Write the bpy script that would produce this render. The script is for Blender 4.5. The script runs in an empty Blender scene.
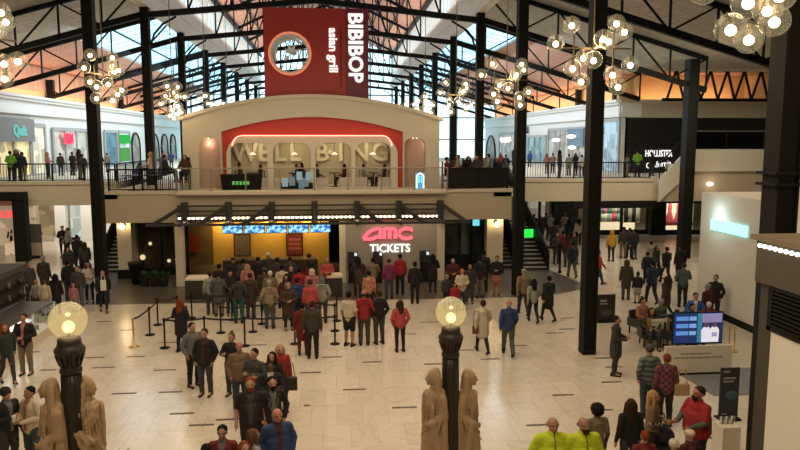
import bpy, math, random
from mathutils import Vector, Matrix, noise
random.seed(7)
S = bpy.context.scene
COL = S.collection

# ------------------------------------------------------------------ camera
F = 700.0; HC = 6.8
TH = math.atan(84/700); PS = math.atan(66/700*math.cos(TH))
FW = Vector((math.sin(PS)*math.cos(TH), math.cos(PS)*math.cos(TH), -math.sin(TH)))
RT = Vector((math.cos(PS), -math.sin(PS), 0)); UP = RT.cross(FW)
CAM = Vector((0, 0, HC))
cd = bpy.data.cameras.new('camera'); cam = bpy.data.objects.new('camera', cd); COL.objects.link(cam)
cd.sensor_width = 36; cd.lens = 36*F/800; cd.clip_end = 400; cd.clip_start = .1
m3 = Matrix((RT, UP, -FW)).transposed(); cam.matrix_world = Matrix.Translation(CAM) @ m3.to_4x4()
S.camera = cam
# ------------------------------------------------------------------ world, exposure
S.view_settings.view_transform = 'Standard'; S.view_settings.look = 'None'
S.view_settings.gamma = 1; S.view_settings.use_curve_mapping = False
S.view_settings.exposure = 0.0
S.cycles.transparent_max_bounces = 24
w = bpy.data.worlds.new('World'); S.world = w; w.use_nodes = True
bg = w.node_tree.nodes['Background']
bg.inputs[0].default_value = (.50, .80, .92, 1); bg.inputs[1].default_value = 2.6
def area(name, loc, rot, sx, sy, e, c):
    l = bpy.data.lights.new(name, 'AREA'); l.shape = 'RECTANGLE'; l.size = sx; l.size_y = sy; l.energy = e; l.color = c
    o = bpy.data.objects.new(name, l); COL.objects.link(o); o.location = loc; o.rotation_euler = rot; return o
def point(name, loc, e, c, r=.1):
    l = bpy.data.lights.new(name, 'POINT'); l.energy = e; l.color = c; l.shadow_soft_size = r
    o = bpy.data.objects.new(name, l); COL.objects.link(o); o.location = loc; return o
WARM = (1, .80, .52)
# broad area lights over hall and aisles, then added gallery fills
for y in (3, 13, 22): area('hall_light', (-.9, y, 12.6), (0, 0, 0), 9, 6, 745, (1, .79, .51))
for x in (-16, 15.5):
    for y in (14, 27): area('aisle_light', (x, y, 9.5), (0, 0, 0), 5, 6, 180, (1, .80, .55))
for x, e in ((-17, 330), (17.5, 560)): area('gallery_front_light', (x, 34, 9.6), (math.radians(40), 0, 0), 8, 2, e, (1, .84, .58))  # added fill aimed at the gallery fascias to brighten them, no fixture there
for x in (-18, 18): area('under_gallery_light', (x, 47, 3.1), (0, 0, 0), 9, 7, 420, (1, .90, .76))  # fill added below the gallery slabs to brighten the ground floor
# daylight under the skylights over the galleries
for x, sx in ((-13.2, 5), (12.0, 5)): area('skylight_daylight', (x, 62, 12.6), (0, math.radians(-25 if x > 0 else 25), 0), sx, 34, 2600, (.86, .94, 1))
# ------------------------------------------------------------------ materials
M = {}
def mat(name, c, r=.7, metal=0, emit=None, es=0, alpha=1, noise_amt=0, nscale=8, spec=None, nosample=False):
    if name in M: return M[name]
    m = bpy.data.materials.new(name); m.use_nodes = True; nt = m.node_tree; b = nt.nodes['Principled BSDF']
    b.inputs['Base Color'].default_value = (*c, 1); b.inputs['Roughness'].default_value = r; b.inputs['Metallic'].default_value = metal
    if spec is not None: b.inputs['Specular IOR Level'].default_value = spec
    if emit: b.inputs['Emission Color'].default_value = (*emit, 1); b.inputs['Emission Strength'].default_value = es
    if noise_amt:
        tc = nt.nodes.new('ShaderNodeTexCoord'); n = nt.nodes.new('ShaderNodeTexNoise'); n.inputs['Scale'].default_value = nscale; n.inputs['Detail'].default_value = 4
        mp = nt.nodes.new('ShaderNodeMapRange'); mp.inputs[3].default_value = 1-noise_amt; mp.inputs[4].default_value = 1+noise_amt
        mx = nt.nodes.new('ShaderNodeVectorMath'); mx.operation = 'SCALE'; mx.inputs[0].default_value = c
        nt.links.new(tc.outputs['Object'], n.inputs['Vector']); nt.links.new(n.outputs[0], mp.inputs[0]); nt.links.new(mp.outputs[0], mx.inputs['Scale'])
        nt.links.new(mx.outputs[0], b.inputs['Base Color'])
    if nosample: m.cycles.emission_sampling = 'NONE'
    M[name] = m; return m
def emat(name, c, s, nosample=True):
    if name in M: return M[name]
    m = bpy.data.materials.new(name); m.use_nodes = True; nt = m.node_tree; nt.nodes.clear()
    e = nt.nodes.new('ShaderNodeEmission'); e.inputs[0].default_value = (*c, 1); e.inputs[1].default_value = s
    o = nt.nodes.new('ShaderNodeOutputMaterial'); nt.links.new(e.outputs[0], o.inputs[0])
    if nosample: m.cycles.emission_sampling = 'NONE'
    M[name] = m; return m
def thin_glass(name, tint, refl=.25, diffuse=0, emit=None, es=0):
    m = bpy.data.materials.new(name); m.use_nodes = True; nt = m.node_tree; nt.nodes.clear()
    t = nt.nodes.new('ShaderNodeBsdfTransparent'); t.inputs[0].default_value = (*tint, 1)
    g = nt.nodes.new('ShaderNodeBsdfGlossy'); g.inputs['Roughness'].default_value = .05
    lw = nt.nodes.new('ShaderNodeLayerWeight'); lw.inputs[0].default_value = refl
    mx = nt.nodes.new('ShaderNodeMixShader'); o = nt.nodes.new('ShaderNodeOutputMaterial')
    ge = nt.nodes.new('ShaderNodeNewGeometry'); mm = nt.nodes.new('ShaderNodeMath'); mm.operation = 'MULTIPLY_ADD'; mm.inputs[1].default_value = -1
    ml = nt.nodes.new('ShaderNodeMath'); ml.operation = 'MULTIPLY'; mm.inputs[2].default_value = 1; nt.links.new(ge.outputs['Backfacing'], mm.inputs[0]); nt.links.new(mm.outputs[0], ml.inputs[0]); nt.links.new(lw.outputs['Fresnel'], ml.inputs[1]); nt.links.new(ml.outputs[0], mx.inputs[0]); nt.links.new(t.outputs[0], mx.inputs[1]); nt.links.new(g.outputs[0], mx.inputs[2])
    last = mx.outputs[0]
    if diffuse:
        d = nt.nodes.new('ShaderNodeBsdfDiffuse'); d.inputs[0].default_value = (.9, .88, .8, 1)
        m2 = nt.nodes.new('ShaderNodeMixShader'); m2.inputs[0].default_value = diffuse
        nt.links.new(last, m2.inputs[1]); nt.links.new(d.outputs[0], m2.inputs[2]); last = m2.outputs[0]
    if emit:
        e = nt.nodes.new('ShaderNodeEmission'); e.inputs[0].default_value = (*emit, 1); e.inputs[1].default_value = es
        a = nt.nodes.new('ShaderNodeAddShader'); nt.links.new(last, a.inputs[0]); nt.links.new(e.outputs[0], a.inputs[1]); last = a.outputs[0]
        m.cycles.emission_sampling = 'NONE'
    nt.links.new(last, o.inputs[0]); M[name] = m; return m
def link(nt, a, b): nt.links.new(a, b)

def floor_material():
    m = bpy.data.materials.new('marble_tile'); m.use_nodes = True; nt = m.node_tree; b = nt.nodes['Principled BSDF']
    tc = nt.nodes.new('ShaderNodeTexCoord')
    br = nt.nodes.new('ShaderNodeTexBrick'); br.offset = 0.5; br.inputs['Scale'].default_value = 1
    br.inputs['Brick Width'].default_value = .64; br.inputs['Row Height'].default_value = 1.25; br.inputs['Mortar Size'].default_value = .006
    br.inputs['Color1'].default_value = (.62, .56, .47, 1); br.inputs['Color2'].default_value = (.56, .505, .42, 1); br.inputs['Mortar'].default_value = (.42, .375, .30, 1)
    link(nt, tc.outputs['Object'], br.inputs['Vector'])
    wn = nt.nodes.new('ShaderNodeTexNoise'); wn.inputs['Scale'].default_value = .9; wn.inputs['Detail'].default_value = 7; wn.inputs['Distortion'].default_value = 1.6
    link(nt, tc.outputs['Object'], wn.inputs['Vector'])
    cr = nt.nodes.new('ShaderNodeValToRGB'); e = cr.color_ramp.elements
    e[0].position = .46; e[0].color = (1, 1, 1, 1); e[1].position = .54; e[1].color = (1, 1, 1, 1)
    k = cr.color_ramp.elements.new(.5); k.color = (.87, .85, .81, 1)
    link(nt, wn.outputs[0], cr.inputs[0])
    mx = nt.nodes.new('ShaderNodeMix'); mx.data_type = 'RGBA'; mx.blend_type = 'MULTIPLY'; mx.inputs[0].default_value = .7
    link(nt, br.outputs[0], mx.inputs[6]); link(nt, cr.outputs[0], mx.inputs[7]); link(nt, mx.outputs[2], b.inputs['Base Color'])
    b.inputs['Roughness'].default_value = .22; b.inputs['Specular IOR Level'].default_value = .45
    return m
def deck_material(name, c1, c2, scale=.55, bw=1.2, rh=1.2):
    m = bpy.data.materials.new(name); m.use_nodes = True; nt = m.node_tree; b = nt.nodes['Principled BSDF']
    tc = nt.nodes.new('ShaderNodeTexCoord'); br = nt.nodes.new('ShaderNodeTexBrick')
    br.inputs['Scale'].default_value = 1; br.inputs['Brick Width'].default_value = bw; br.inputs['Row Height'].default_value = rh; br.inputs['Mortar Size'].default_value = .03
    br.inputs['Color1'].default_value = (*c1, 1); br.inputs['Color2'].default_value = (*c2, 1); br.inputs['Mortar'].default_value = (c1[0]*.6, c1[1]*.6, c1[2]*.6, 1)
    link(nt, tc.outputs['Object'], br.inputs['Vector']); link(nt, br.outputs[0], b.inputs['Base Color']); b.inputs['Roughness'].default_value = .9
    M[name] = m; return m
def plaid_material(name, a, b_, size=.06):
    m = bpy.data.materials.new(name); m.use_nodes = True; nt = m.node_tree; b = nt.nodes['Principled BSDF']
    tc = nt.nodes.new('ShaderNodeTexCoord'); ch = nt.nodes.new('ShaderNodeTexChecker'); ch.inputs['Scale'].default_value = 1/size
    ch.inputs[1].default_value = (*a, 1); ch.inputs[2].default_value = (*b_, 1)
    link(nt, tc.outputs['Object'], ch.inputs[0]); link(nt, ch.outputs[0], b.inputs['Base Color']); b.inputs['Roughness'].default_value = .9
    M[name] = m; return m
def stripe_material(name, a, b_, scale=2.2, axis='Z'):
    m = bpy.data.materials.new(name); m.use_nodes = True; nt = m.node_tree; b = nt.nodes['Principled BSDF']
    tc = nt.nodes.new('ShaderNodeTexCoord'); wv = nt.nodes.new('ShaderNodeTexWave'); wv.bands_direction = axis; wv.inputs['Scale'].default_value = scale
    cr = nt.nodes.new('ShaderNodeValToRGB'); cr.color_ramp.interpolation = 'CONSTANT'
    cr.color_ramp.elements[0].color = (*a, 1); cr.color_ramp.elements[1].color = (*b_, 1); cr.color_ramp.elements[1].position = .55
    link(nt, tc.outputs['Object'], wv.inputs[0]); link(nt, wv.outputs[1], cr.inputs[0]); link(nt, cr.outputs[0], b.inputs['Base Color']); b.inputs['Roughness'].default_value = .9
    M[name] = m; return m
BLK = mat('black_steel', (.006, .0055, .005), .6, spec=.18)
BLK2 = mat('black_painted', (.009, .008, .007), .65, spec=.2)
CREAM = mat('cream_plaster', (.56, .50, .385), .85, noise_amt=.03, nscale=2)
TAN = mat('tan_plaster', (.45, .38, .28), .85, noise_amt=.03, nscale=2)
WHITE = mat('white_plaster', (.72, .72, .70), .8, noise_amt=.02, nscale=2)
WHITE2 = mat('white_cornice', (.78, .78, .76), .8)
PEACH = mat('cream_cove_wall', (.62, .42, .22), .85)  # cream wall with the orange of the uplights put into its colour
GLASS = thin_glass('clear_glass', (.93, .95, .95), .12)
SKYG = bpy.data.materials.new('skylight_glass'); SKYG.use_nodes = True; _n = SKYG.node_tree; _n.nodes.clear(); _t = _n.nodes.new('ShaderNodeBsdfTransparent'); _t.inputs[0].default_value = (.9, .97, .99, 1); _d = _n.nodes.new('ShaderNodeBsdfTranslucent'); _d.inputs[0].default_value = (.8, .9, .95, 1); _m = _n.nodes.new('ShaderNodeMixShader'); _m.inputs[0].default_value = .25; _o = _n.nodes.new('ShaderNodeOutputMaterial'); _n.links.new(_t.outputs[0], _m.inputs[1]); _n.links.new(_d.outputs[0], _m.inputs[2]); _n.links.new(_m.outputs[0], _o.inputs[0])
GLOBE = thin_glass('globe_glass', (.95, .94, .90), .30, diffuse=.02, emit=(1, .80, .46), es=.05)
BULB = emat('warm_bulb', (1, .80, .45), 9)
BULBH = emat('marquee_bulb', (1, .90, .66), 5)
FLOORM = floor_material()
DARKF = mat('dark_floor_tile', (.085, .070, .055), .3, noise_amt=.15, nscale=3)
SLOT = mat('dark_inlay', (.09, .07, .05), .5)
# ------------------------------------------------------------------ helpers
def ray(px, py): return FW*F + RT*(px-400) + UP*(225-py)
def onz(px, py, z): d = ray(px, py); return CAM + d*((z-HC)/d.z)
def onY(px, py, Y): d = ray(px, py); return CAM + d*(Y/d.y)
def onX(px, py, X): d = ray(px, py); return CAM + d*(X/d.x)
def obj(name, me, m=None, parent=None, loc=(0, 0, 0), rz=0, kind=None):
    o = bpy.data.objects.new(name, me); COL.objects.link(o); o.location = loc; o.rotation_euler = (0, 0, rz)
    if m is not None and me is not None and not me.materials: me.materials.append(m)
    if parent is not None: o.parent = parent
    if kind: o['kind'] = kind
    return o
def tag(o, label, cat, group=None, kind=None):
    o['label'] = label; o['category'] = cat
    if group: o['group'] = group
    if kind: o['kind'] = kind
    return o
def thing(name, label, cat, loc=(0, 0, 0), rz=0, group=None):
    o = obj(name, None, None, None, loc, rz); return tag(o, label, cat, group)
def copy_tree(o, parent=None):
    c = o.copy(); COL.objects.link(c); c.parent = parent
    for ch in list(o.children): copy_tree(ch, c)
    return c
class MB:
    def __init__(s): s.v = []; s.f = []; s.mi = []; s.smooth = False
    def add(s, vs, fs, mi=0):
        n = len(s.v); s.v += [tuple(v) for v in vs]; s.f += [tuple(i+n for i in f) for f in fs]; s.mi += [mi]*len(fs); return s
    def box(s, a, b, mi=0):
        x0, y0, z0 = a; x1, y1, z1 = b
        x0, x1 = min(x0, x1), max(x0, x1); y0, y1 = min(y0, y1), max(y0, y1); z0, z1 = min(z0, z1), max(z0, z1)
        return s.add([(x0,y0,z0),(x1,y0,z0),(x1,y1,z0),(x0,y1,z0),(x0,y0,z1),(x1,y0,z1),(x1,y1,z1),(x0,y1,z1)],
                     [(0,3,2,1),(4,5,6,7),(0,1,5,4),(1,2,6,5),(2,3,7,6),(3,0,4,7)], mi)
    def cbox(s, c, d, mi=0): return s.box([c[i]-d[i]/2 for i in range(3)], [c[i]+d[i]/2 for i in range(3)], mi)
    def bar(s, p, q, wd, ht=None, mi=0):      # rectangular bar between two points
        p = Vector(p); q = Vector(q); ht = ht or wd; d = (q-p).normalized()
        u = d.cross(Vector((0, 0, 1)))
        if u.length < 1e-3: u = Vector((1, 0, 0))
        u.normalize(); v = u.cross(d); u *= wd/2; v *= ht/2
        vs = [p-u-v, p+u-v, p+u+v, p-u+v, q-u-v, q+u-v, q+u+v, q-u+v]
        return s.add(vs, [(0,1,2,3),(4,7,6,5),(0,4,5,1),(1,5,6,2),(2,6,7,3),(3,7,4,0)], mi)
    def tube(s, pts, r, n=8, mi=0):
        pts = [Vector(p) for p in pts]; rs = r if isinstance(r, (list, tuple)) else [r]*len(pts)
        rings = []
        for i, p in enumerate(pts):
            d = (pts[min(i+1, len(pts)-1)]-pts[max(i-1, 0)]).normalized()
            u = d.cross(Vector((0, 0, 1)))
            if u.length < .05: u = d.cross(Vector((0, 1, 0)))
            u.normalize(); v = u.cross(d)
            rings += [p+(u*math.cos(2*math.pi*k/n)+v*math.sin(2*math.pi*k/n))*rs[i] for k in range(n)]
        fs = [(i*n+k, i*n+(k+1) % n, (i+1)*n+(k+1) % n, (i+1)*n+k) for i in range(len(pts)-1) for k in range(n)]
        fs += [tuple(range(n))[::-1], tuple((len(pts)-1)*n+k for k in range(n))]
        return s.add(rings, fs, mi)
    def lathe(s, prof, c=(0, 0, 0), n=20, mi=0):
        vs = [(c[0]+r*math.cos(2*math.pi*k/n), c[1]+r*math.sin(2*math.pi*k/n), c[2]+z) for r, z in prof for k in range(n)]
        fs = [(i*n+k, i*n+(k+1) % n, (i+1)*n+(k+1) % n, (i+1)*n+k) for i in range(len(prof)-1) for k in range(n)]
        fs += [tuple(range(n))[::-1], tuple((len(prof)-1)*n+k for k in range(n))]
        return s.add(vs, fs, mi)
    def sphere(s, c, r, n=14, m=8, mi=0):
        if not isinstance(r, (tuple, list)): r = (r, r, r)
        vs = []; fs = []
        for i in range(m+1):
            t = math.pi*i/m
            for k in range(n):
                a = 2*math.pi*k/n; vs.append((c[0]+r[0]*max(math.sin(t), .002)*math.cos(a), c[1]+r[1]*max(math.sin(t), .002)*math.sin(a), c[2]-r[2]*math.cos(t)))
        fs = [(i*n+k, i*n+(k+1) % n, (i+1)*n+(k+1) % n, (i+1)*n+k) for i in range(m) for k in range(n)]
        fs += [tuple(range(n))[::-1], tuple(m*n+k for k in range(n))]
        return s.add(vs, fs, mi)
    def prism(s, poly, y0, y1, mi=0):         # polygon in XZ pushed along Y
        n = len(poly); vs = [(x, y0, z) for x, z in poly]+[(x, y1, z) for x, z in poly]
        fs = [tuple(range(n)), tuple(range(2*n-1, n-1, -1))]+[(i, i+n, (i+1) % n+n, (i+1) % n) for i in range(n)]
        return s.add(vs, fs, mi)
    def prismx(s, poly, x0, x1, mi=0):        # polygon in YZ pushed along X
        n = len(poly); vs = [(x0, y, z) for y, z in poly]+[(x1, y, z) for y, z in poly]
        fs = [tuple(range(n)), tuple(range(2*n-1, n-1, -1))]+[(i, i+n, (i+1) % n+n, (i+1) % n) for i in range(n)]
        return s.add(vs, fs, mi)
    def prismz(s, poly, z0, z1, mi=0):
        n = len(poly); vs = [(x, y, z0) for x, y in poly]+[(x, y, z1) for x, y in poly]
        fs = [tuple(range(n))[::-1], tuple(range(n, 2*n))]+[(i, (i+1) % n, (i+1) % n+n, i+n) for i in range(n)]
        return s.add(vs, fs, mi)
    def mesh(s, name, *ms):
        me = bpy.data.meshes.new(name); me.from_pydata(s.v, [], s.f)
        for m in ms: me.materials.append(m)
        if len(ms) > 1: me.polygons.foreach_set('material_index', s.mi)
        if s.smooth: me.polygons.foreach_set('use_smooth', [True]*len(me.polygons))
        me.update(); return me
    def build(s, name, m, parent=None, loc=(0, 0, 0), rz=0, kind=None, bevel=0):
        ms = m if isinstance(m, (list, tuple)) else [m]
        o = obj(name, s.mesh(name, *ms), None, parent, loc, rz, kind)
        if bevel:
            b = o.modifiers.new('bevel', 'BEVEL'); b.width = bevel; b.segments = 2; b.limit_method = 'ANGLE'
        return o
def smoothed(b): b.smooth = True; return b
def annulus_plate(outer, holes_fn=None): pass
def text_mesh(s, size, ext=.03, bold=.0, sx=1.0):
    c = bpy.data.curves.new('t', 'FONT'); c.body = s; c.size = size; c.extrude = ext; c.offset = bold; c.resolution_u = 3
    c.align_x = 'CENTER'; c.align_y = 'CENTER'
    o = bpy.data.objects.new('t', c); COL.objects.link(o); bpy.context.view_layer.update()
    me = bpy.data.meshes.new_from_object(o.evaluated_get(bpy.context.evaluated_depsgraph_get()))
    bpy.data.objects.remove(o); bpy.data.curves.remove(c)
    me.transform(Matrix.Diagonal((sx, 1, 1, 1))); me.transform(Matrix.Rotation(math.pi/2, 4, 'X')); me.materials.clear(); return me   # now reads facing -Y
def text(name, s, size, loc, m, parent=None, rot=None, ext=.03, bold=0, sx=1.0):
    me = text_mesh(s, size, ext, bold, sx)
    o = obj(name, me, m, parent, loc)
    if rot: o.rotation_euler = rot
    return o
def arch_poly(x0, x1, z0, z1, r, n=8, sq=1.0):
    p = [(x0, z0)]
    for i in range(n+1): a = math.pi - i*math.pi/2/n; p.append((x0+r+r*math.cos(a), z1-r*sq+r*sq*math.sin(a)))
    for i in range(n+1): a = math.pi/2 - i*math.pi/2/n; p.append((x1-r+r*math.cos(a), z1-r*sq+r*sq*math.sin(a)))
    p.append((x1, z0)); return p
def wall_with_openings(outer, holes, y0, y1):
    """outer and holes: closed XZ polygons; filled by a scanfill and given thickness"""
    import bmesh
    bm = bmesh.new(); es = []
    for poly in [outer]+holes:
        vs = [bm.verts.new((x, y0, z)) for x, z in poly]
        es += [bm.edges.new((vs[i], vs[(i+1) % len(vs)])) for i in range(len(vs))]
    bmesh.ops.triangle_fill(bm, use_beauty=True, use_dissolve=False, edges=es)
    geo = bm.faces[:]
    r = bmesh.ops.extrude_face_region(bm, geom=geo)
    bmesh.ops.translate(bm, verts=[g for g in r['geom'] if isinstance(g, bmesh.types.BMVert)], vec=(0, y1-y0, 0))
    bmesh.ops.recalc_face_normals(bm, faces=bm.faces[:])
    me = bpy.data.meshes.new('wall'); bm.to_mesh(me); bm.free(); return me
# ================================================================== structure
U = 4.45            # upper level
XL, XR = -9.8, 8.06; S0, SP = 12.55, 8.75
WL, WR = -20.5, 21.0
MID = -.87
def YK(k): return S0+SP*k
st = lambda mb, name, m, bevel=0: mb.build(name, m, kind='structure', bevel=bevel)
st(MB().box((-32, -7, -.3), (34, 98, 0)), 'floor', FLOORM)
# darker stone round the cinema block
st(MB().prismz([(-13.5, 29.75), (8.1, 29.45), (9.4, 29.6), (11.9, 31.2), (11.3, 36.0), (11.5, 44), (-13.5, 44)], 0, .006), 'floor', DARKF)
sl = MB()
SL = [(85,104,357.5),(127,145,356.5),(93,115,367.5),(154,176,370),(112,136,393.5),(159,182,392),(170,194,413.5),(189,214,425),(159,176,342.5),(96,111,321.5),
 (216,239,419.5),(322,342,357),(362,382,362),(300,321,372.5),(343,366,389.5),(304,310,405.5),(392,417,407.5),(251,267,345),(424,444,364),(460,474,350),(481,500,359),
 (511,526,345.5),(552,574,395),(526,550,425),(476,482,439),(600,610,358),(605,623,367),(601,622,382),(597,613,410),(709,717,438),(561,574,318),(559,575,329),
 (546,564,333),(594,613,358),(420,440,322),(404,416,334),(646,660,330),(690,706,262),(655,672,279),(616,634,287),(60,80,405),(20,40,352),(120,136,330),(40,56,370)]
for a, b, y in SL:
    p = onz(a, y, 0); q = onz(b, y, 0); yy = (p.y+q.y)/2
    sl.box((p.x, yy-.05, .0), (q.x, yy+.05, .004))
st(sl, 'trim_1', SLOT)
# outer walls of the upper level; lower storefront walls
def long_wall(X, sgn, name, y0=44.5, y1=97):
    b = MB().box((X, y0, U), (X+sgn*.4, y1, 8.6))
    return st(b, name, WHITE)
long_wall(WL, -1, 'wall_left')
st(MB().box((WR, 50, U), (WR+.4, 97, 8.6)), 'wall_right', WHITE)
# cornices
def cornice(name, X, sgn, y0, y1):
    b = MB()
    for (o, z0, z1) in ((.30, 8.55, 8.8), (.10, 8.8, 9.45), (.38, 9.45, 9.62), (.55, 9.62, 9.8)):
        b.box((X-sgn*o, y0, z0), (X+sgn*1.4, y1, z1))
    return st(b, name, WHITE2)
cornice('trim_2', WL, -1, 30, 97); cornice('trim_3', WR, 1, 49.9, 97)
# upper coved walls behind the cornice, lit by uplights
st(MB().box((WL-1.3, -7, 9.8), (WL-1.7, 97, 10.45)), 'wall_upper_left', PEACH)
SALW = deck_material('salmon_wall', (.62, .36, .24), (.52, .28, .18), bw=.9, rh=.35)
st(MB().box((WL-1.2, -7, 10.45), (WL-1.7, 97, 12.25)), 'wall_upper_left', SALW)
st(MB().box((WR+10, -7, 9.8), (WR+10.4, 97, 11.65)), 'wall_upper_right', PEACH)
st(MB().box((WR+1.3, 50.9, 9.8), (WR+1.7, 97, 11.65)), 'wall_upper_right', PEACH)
st(MB().box((WR+.2, 51.2, 9.8), (WR+10, 51.6, 11.65)), 'wall_upper_end', PEACH)
# end wall with tall glazing
ew = MB()
for x in range(-22, 24, 3): ew.box((x-.12, 97, 4.4), (x+.12, 97.25, 20))
for z in (4.4, 7, 10, 13, 16, 19): ew.box((-24, 97, z-.1), (24, 97.25, z+.1))
st(ew, 'window_1', mat('pale_mullion', (.5, .5, .5), .6))
st(MB().box((-32, 96.6, 0), (34, 97.2, 4.45)), 'wall_end', WHITE)
# end and side walls of the rest of the hall (behind and beside the viewer)
st(MB().box((-32, -7.3, 0), (34, -7, 16)), 'wall_back', CREAM)
st(MB().box((-32.3, -7, 0), (-32, 98, 11.9)), 'wall_far_left', CREAM)
st(MB().box((34, -7, 0), (34.3, 98, 11.9)), 'wall_far_right', CREAM)
# ---- roofs: aisle decks (grey near, warm far) with skylight strips
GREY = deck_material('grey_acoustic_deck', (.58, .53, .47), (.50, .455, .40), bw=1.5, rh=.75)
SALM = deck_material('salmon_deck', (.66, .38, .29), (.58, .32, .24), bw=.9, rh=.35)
SL_ = .284
YB = 49.0
def zdeck(x): return max(15.35 - SL_*(x-XR), 11.7) if x > 0 else max(15.35 - SL_*(XL-x), 12.3)
def deck(xa, xb, y0, y1, m, name='ceiling'):
    b = MB(); za, zb = zdeck(xa), zdeck(xb)
    b.prism([(xa, za), (xb, zb), (xb, zb+.15), (xa, za+.15)], y0, y1); return st(b, name, m)
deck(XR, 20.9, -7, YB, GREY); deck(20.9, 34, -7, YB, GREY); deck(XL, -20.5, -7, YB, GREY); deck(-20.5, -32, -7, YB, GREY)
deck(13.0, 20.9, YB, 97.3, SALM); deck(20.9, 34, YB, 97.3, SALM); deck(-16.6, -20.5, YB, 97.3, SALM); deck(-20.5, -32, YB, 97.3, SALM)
sg = 0
for (xa, xb) in ((XR, 13.0), (XL, -16.6)):
    for k in range(4, 10):
        y0, y1 = max(YK(k), YB), min(YK(k+1), 97.3); b = MB(); za, zb = zdeck(xa), zdeck(xb)
        b.prism([(xa, za+.04), (xb, zb+.04), (xb, zb+.06), (xa, za+.06)], y0, y1); o = st(b, 'window_%d' % (k+1+sg), SKYG)
        fr = MB()
        for i in range(6): yy = y0+(y1-y0)*i/5; fr.bar((xa, yy, za), (xb, yy, zb), .05, .03)
        for i in range(4): x = xa+(xb-xa)*i/3; fr.bar((x, y0, zdeck(x)), (x, y1, zdeck(x)), .05, .03)
        fr.build('glazing_bar', mat('grey_bar', (.55, .65, .70), .5), o)
    sg = 8
# ---- nave: white eaves beam, clerestory band, ridge roof
ZR, ZE, ZW = 22.5, 18.3, 15.7
for X, sgn in ((XL, -1), (XR, 1)):
    b = MB()
    b.box((X-.25, -7, 13.75), (X+.25, 97.2, 14.5)); b.box((X-.4, -7, 14.5), (X+.4, 97.2, 14.75)); b.box((X-.2, -7, 14.75), (X+.2, 97.2, ZW))
    st(b, 'trim_4' if sgn < 0 else 'trim_5', WHITE2)
    c = MB()
    for k in range(-2, 10):
        for i in range(6):
            yy = YK(k)+i*SP/6; wd = .35 if i == 0 else .05
            if -7 < yy < 97: c.box((X-.09, yy-wd-.03, ZW), (X+.09, yy+wd+.03, ZE))
    c.box((X-.08, -7, ZW+1.25), (X+.08, 97.2, ZW+1.33)); c.box((X-.12, -7, ZE-.15), (X+.12, 97.2, ZE))
    st(c, 'window_%d' % (30 if sgn < 0 else 31), WHITE2)
    e = MB().box((X-.2*sgn-.14, -7, ZE-.35), (X-.2*sgn+.14, 97.2, ZE-.02)); st(e, 'trim_6' if sgn < 0 else 'trim_7', BLK)
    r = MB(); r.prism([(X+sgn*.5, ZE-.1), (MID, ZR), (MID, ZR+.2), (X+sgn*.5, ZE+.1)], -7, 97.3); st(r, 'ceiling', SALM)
    p = MB()
    for i in range(1, 5):
        x = X+(MID-X)*i/5; z = ZE+(ZR-ZE)*i/5-.1; p.box((x-.06, -7, z-.12), (x+.06, 97.2, z))
    st(p, 'trim_8' if sgn < 0 else 'trim_9', BLK)
st(MB().prism([(XL, 15.2), (XR, 15.2), (XR, ZE), (MID, ZR), (XL, ZE)], -7.3, -7.1), 'wall_back', CREAM)
# ---- trusses
def truss_side(k, sgn):
    X = XR if sgn > 0 else XL; Y = YK(k); L = 13.1
    side = 'right' if sgn > 0 else 'left'
    t = thing('roof_truss', '', 'truss', (X, Y, 13.4), 0, 'sloping black roof trusses over the %s gallery' % side)
    x1 = L*sgn; z1 = -SL_*L
    MB().bar((0, 0, 0), (x1, 0, z1), .26, .30).build('bottom_chord', BLK, t)
    MB().bar((0, 0, 1.75), (x1, 0, z1+1.75), .22, .24).build('top_chord', BLK, t)
    n = 6
    for i in range(n+1):
        x = x1*i/n; z = z1*i/n
        MB().bar((x, 0, z), (x, 0, z+1.75), .09).build('vertical_web', BLK, t)
        if i < n:
            x2 = x1*(i+1)/n; z2 = z1*(i+1)/n
            a, b = ((x, 0, z), (x2, 0, z2+1.75)) if i % 2 else ((x, 0, z+1.75), (x2, 0, z2))
            MB().bar(a, b, .09).build('diagonal_web', BLK, t)
    return t
ordn = ['', 'first', 'second', 'third', 'fourth', 'fifth', 'sixth', 'seventh', 'eighth', 'ninth', 'tenth']
for sgn in (-1, 1):
    n = 0
    for k in range(1, 10):
        if (sgn > 0 and k < 2) or (sgn < 0 and k < 3): continue
        n += 1; t = truss_side(k, sgn); side = 'right' if sgn > 0 else 'left'
        t['label'] = 'sloping black lattice roof truss over the %s gallery, %s from the camera' % (side, ordn[n])
def truss_nave(k):
    Y = YK(k); t = thing('nave_truss', '', 'truss', (MID, Y, 13.3), 0, 'black gabled trusses across the central hall')
    xl, xr = XL-MID, XR-MID
    for xe in (xl, xr):
        MB().bar((0, 0, .95), (xe, 0, .05), .24, .30).build('tie_beam', BLK, t)
        MB().bar((0, 0, ZR-13.6), (xe, 0, ZE-13.6), .2, .26).build('rafter', BLK, t)
        for i in range(1, 4):
            x = xe*i/4; MB().bar((x, 0, .95-.9*i/4), (x, 0, (ZR-13.6)+(ZE-ZR)*i/4), .09).build('hanger', BLK, t)
            x2 = xe*(i-1)/4; MB().bar((x, 0, .95-.9*i/4), (x2, 0, (ZR-13.6)+(ZE-ZR)*(i-1)/4), .09).build('brace', BLK, t)
        # bracket below the tie beside each column
        s = -1 if xe > 0 else 1
        MB().tube([(xe+s*.25, 0, -1.5), (xe+s*.45, 0, -.9), (xe+s*.9, 0, -.4), (xe+s*1.6, 0, .0)], .06, 6).build('bracket', BLK, t)
    MB().bar((0, 0, .95), (0, 0, ZR-13.6), .1).build('hanger', BLK, t)
    return t
for n, k in enumerate(range(3, 10)):
    t = truss_nave(k); t['label'] = 'black gabled truss spanning the central hall roof, %s counting from the red sign backwards' % ordn[n+1]
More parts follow.
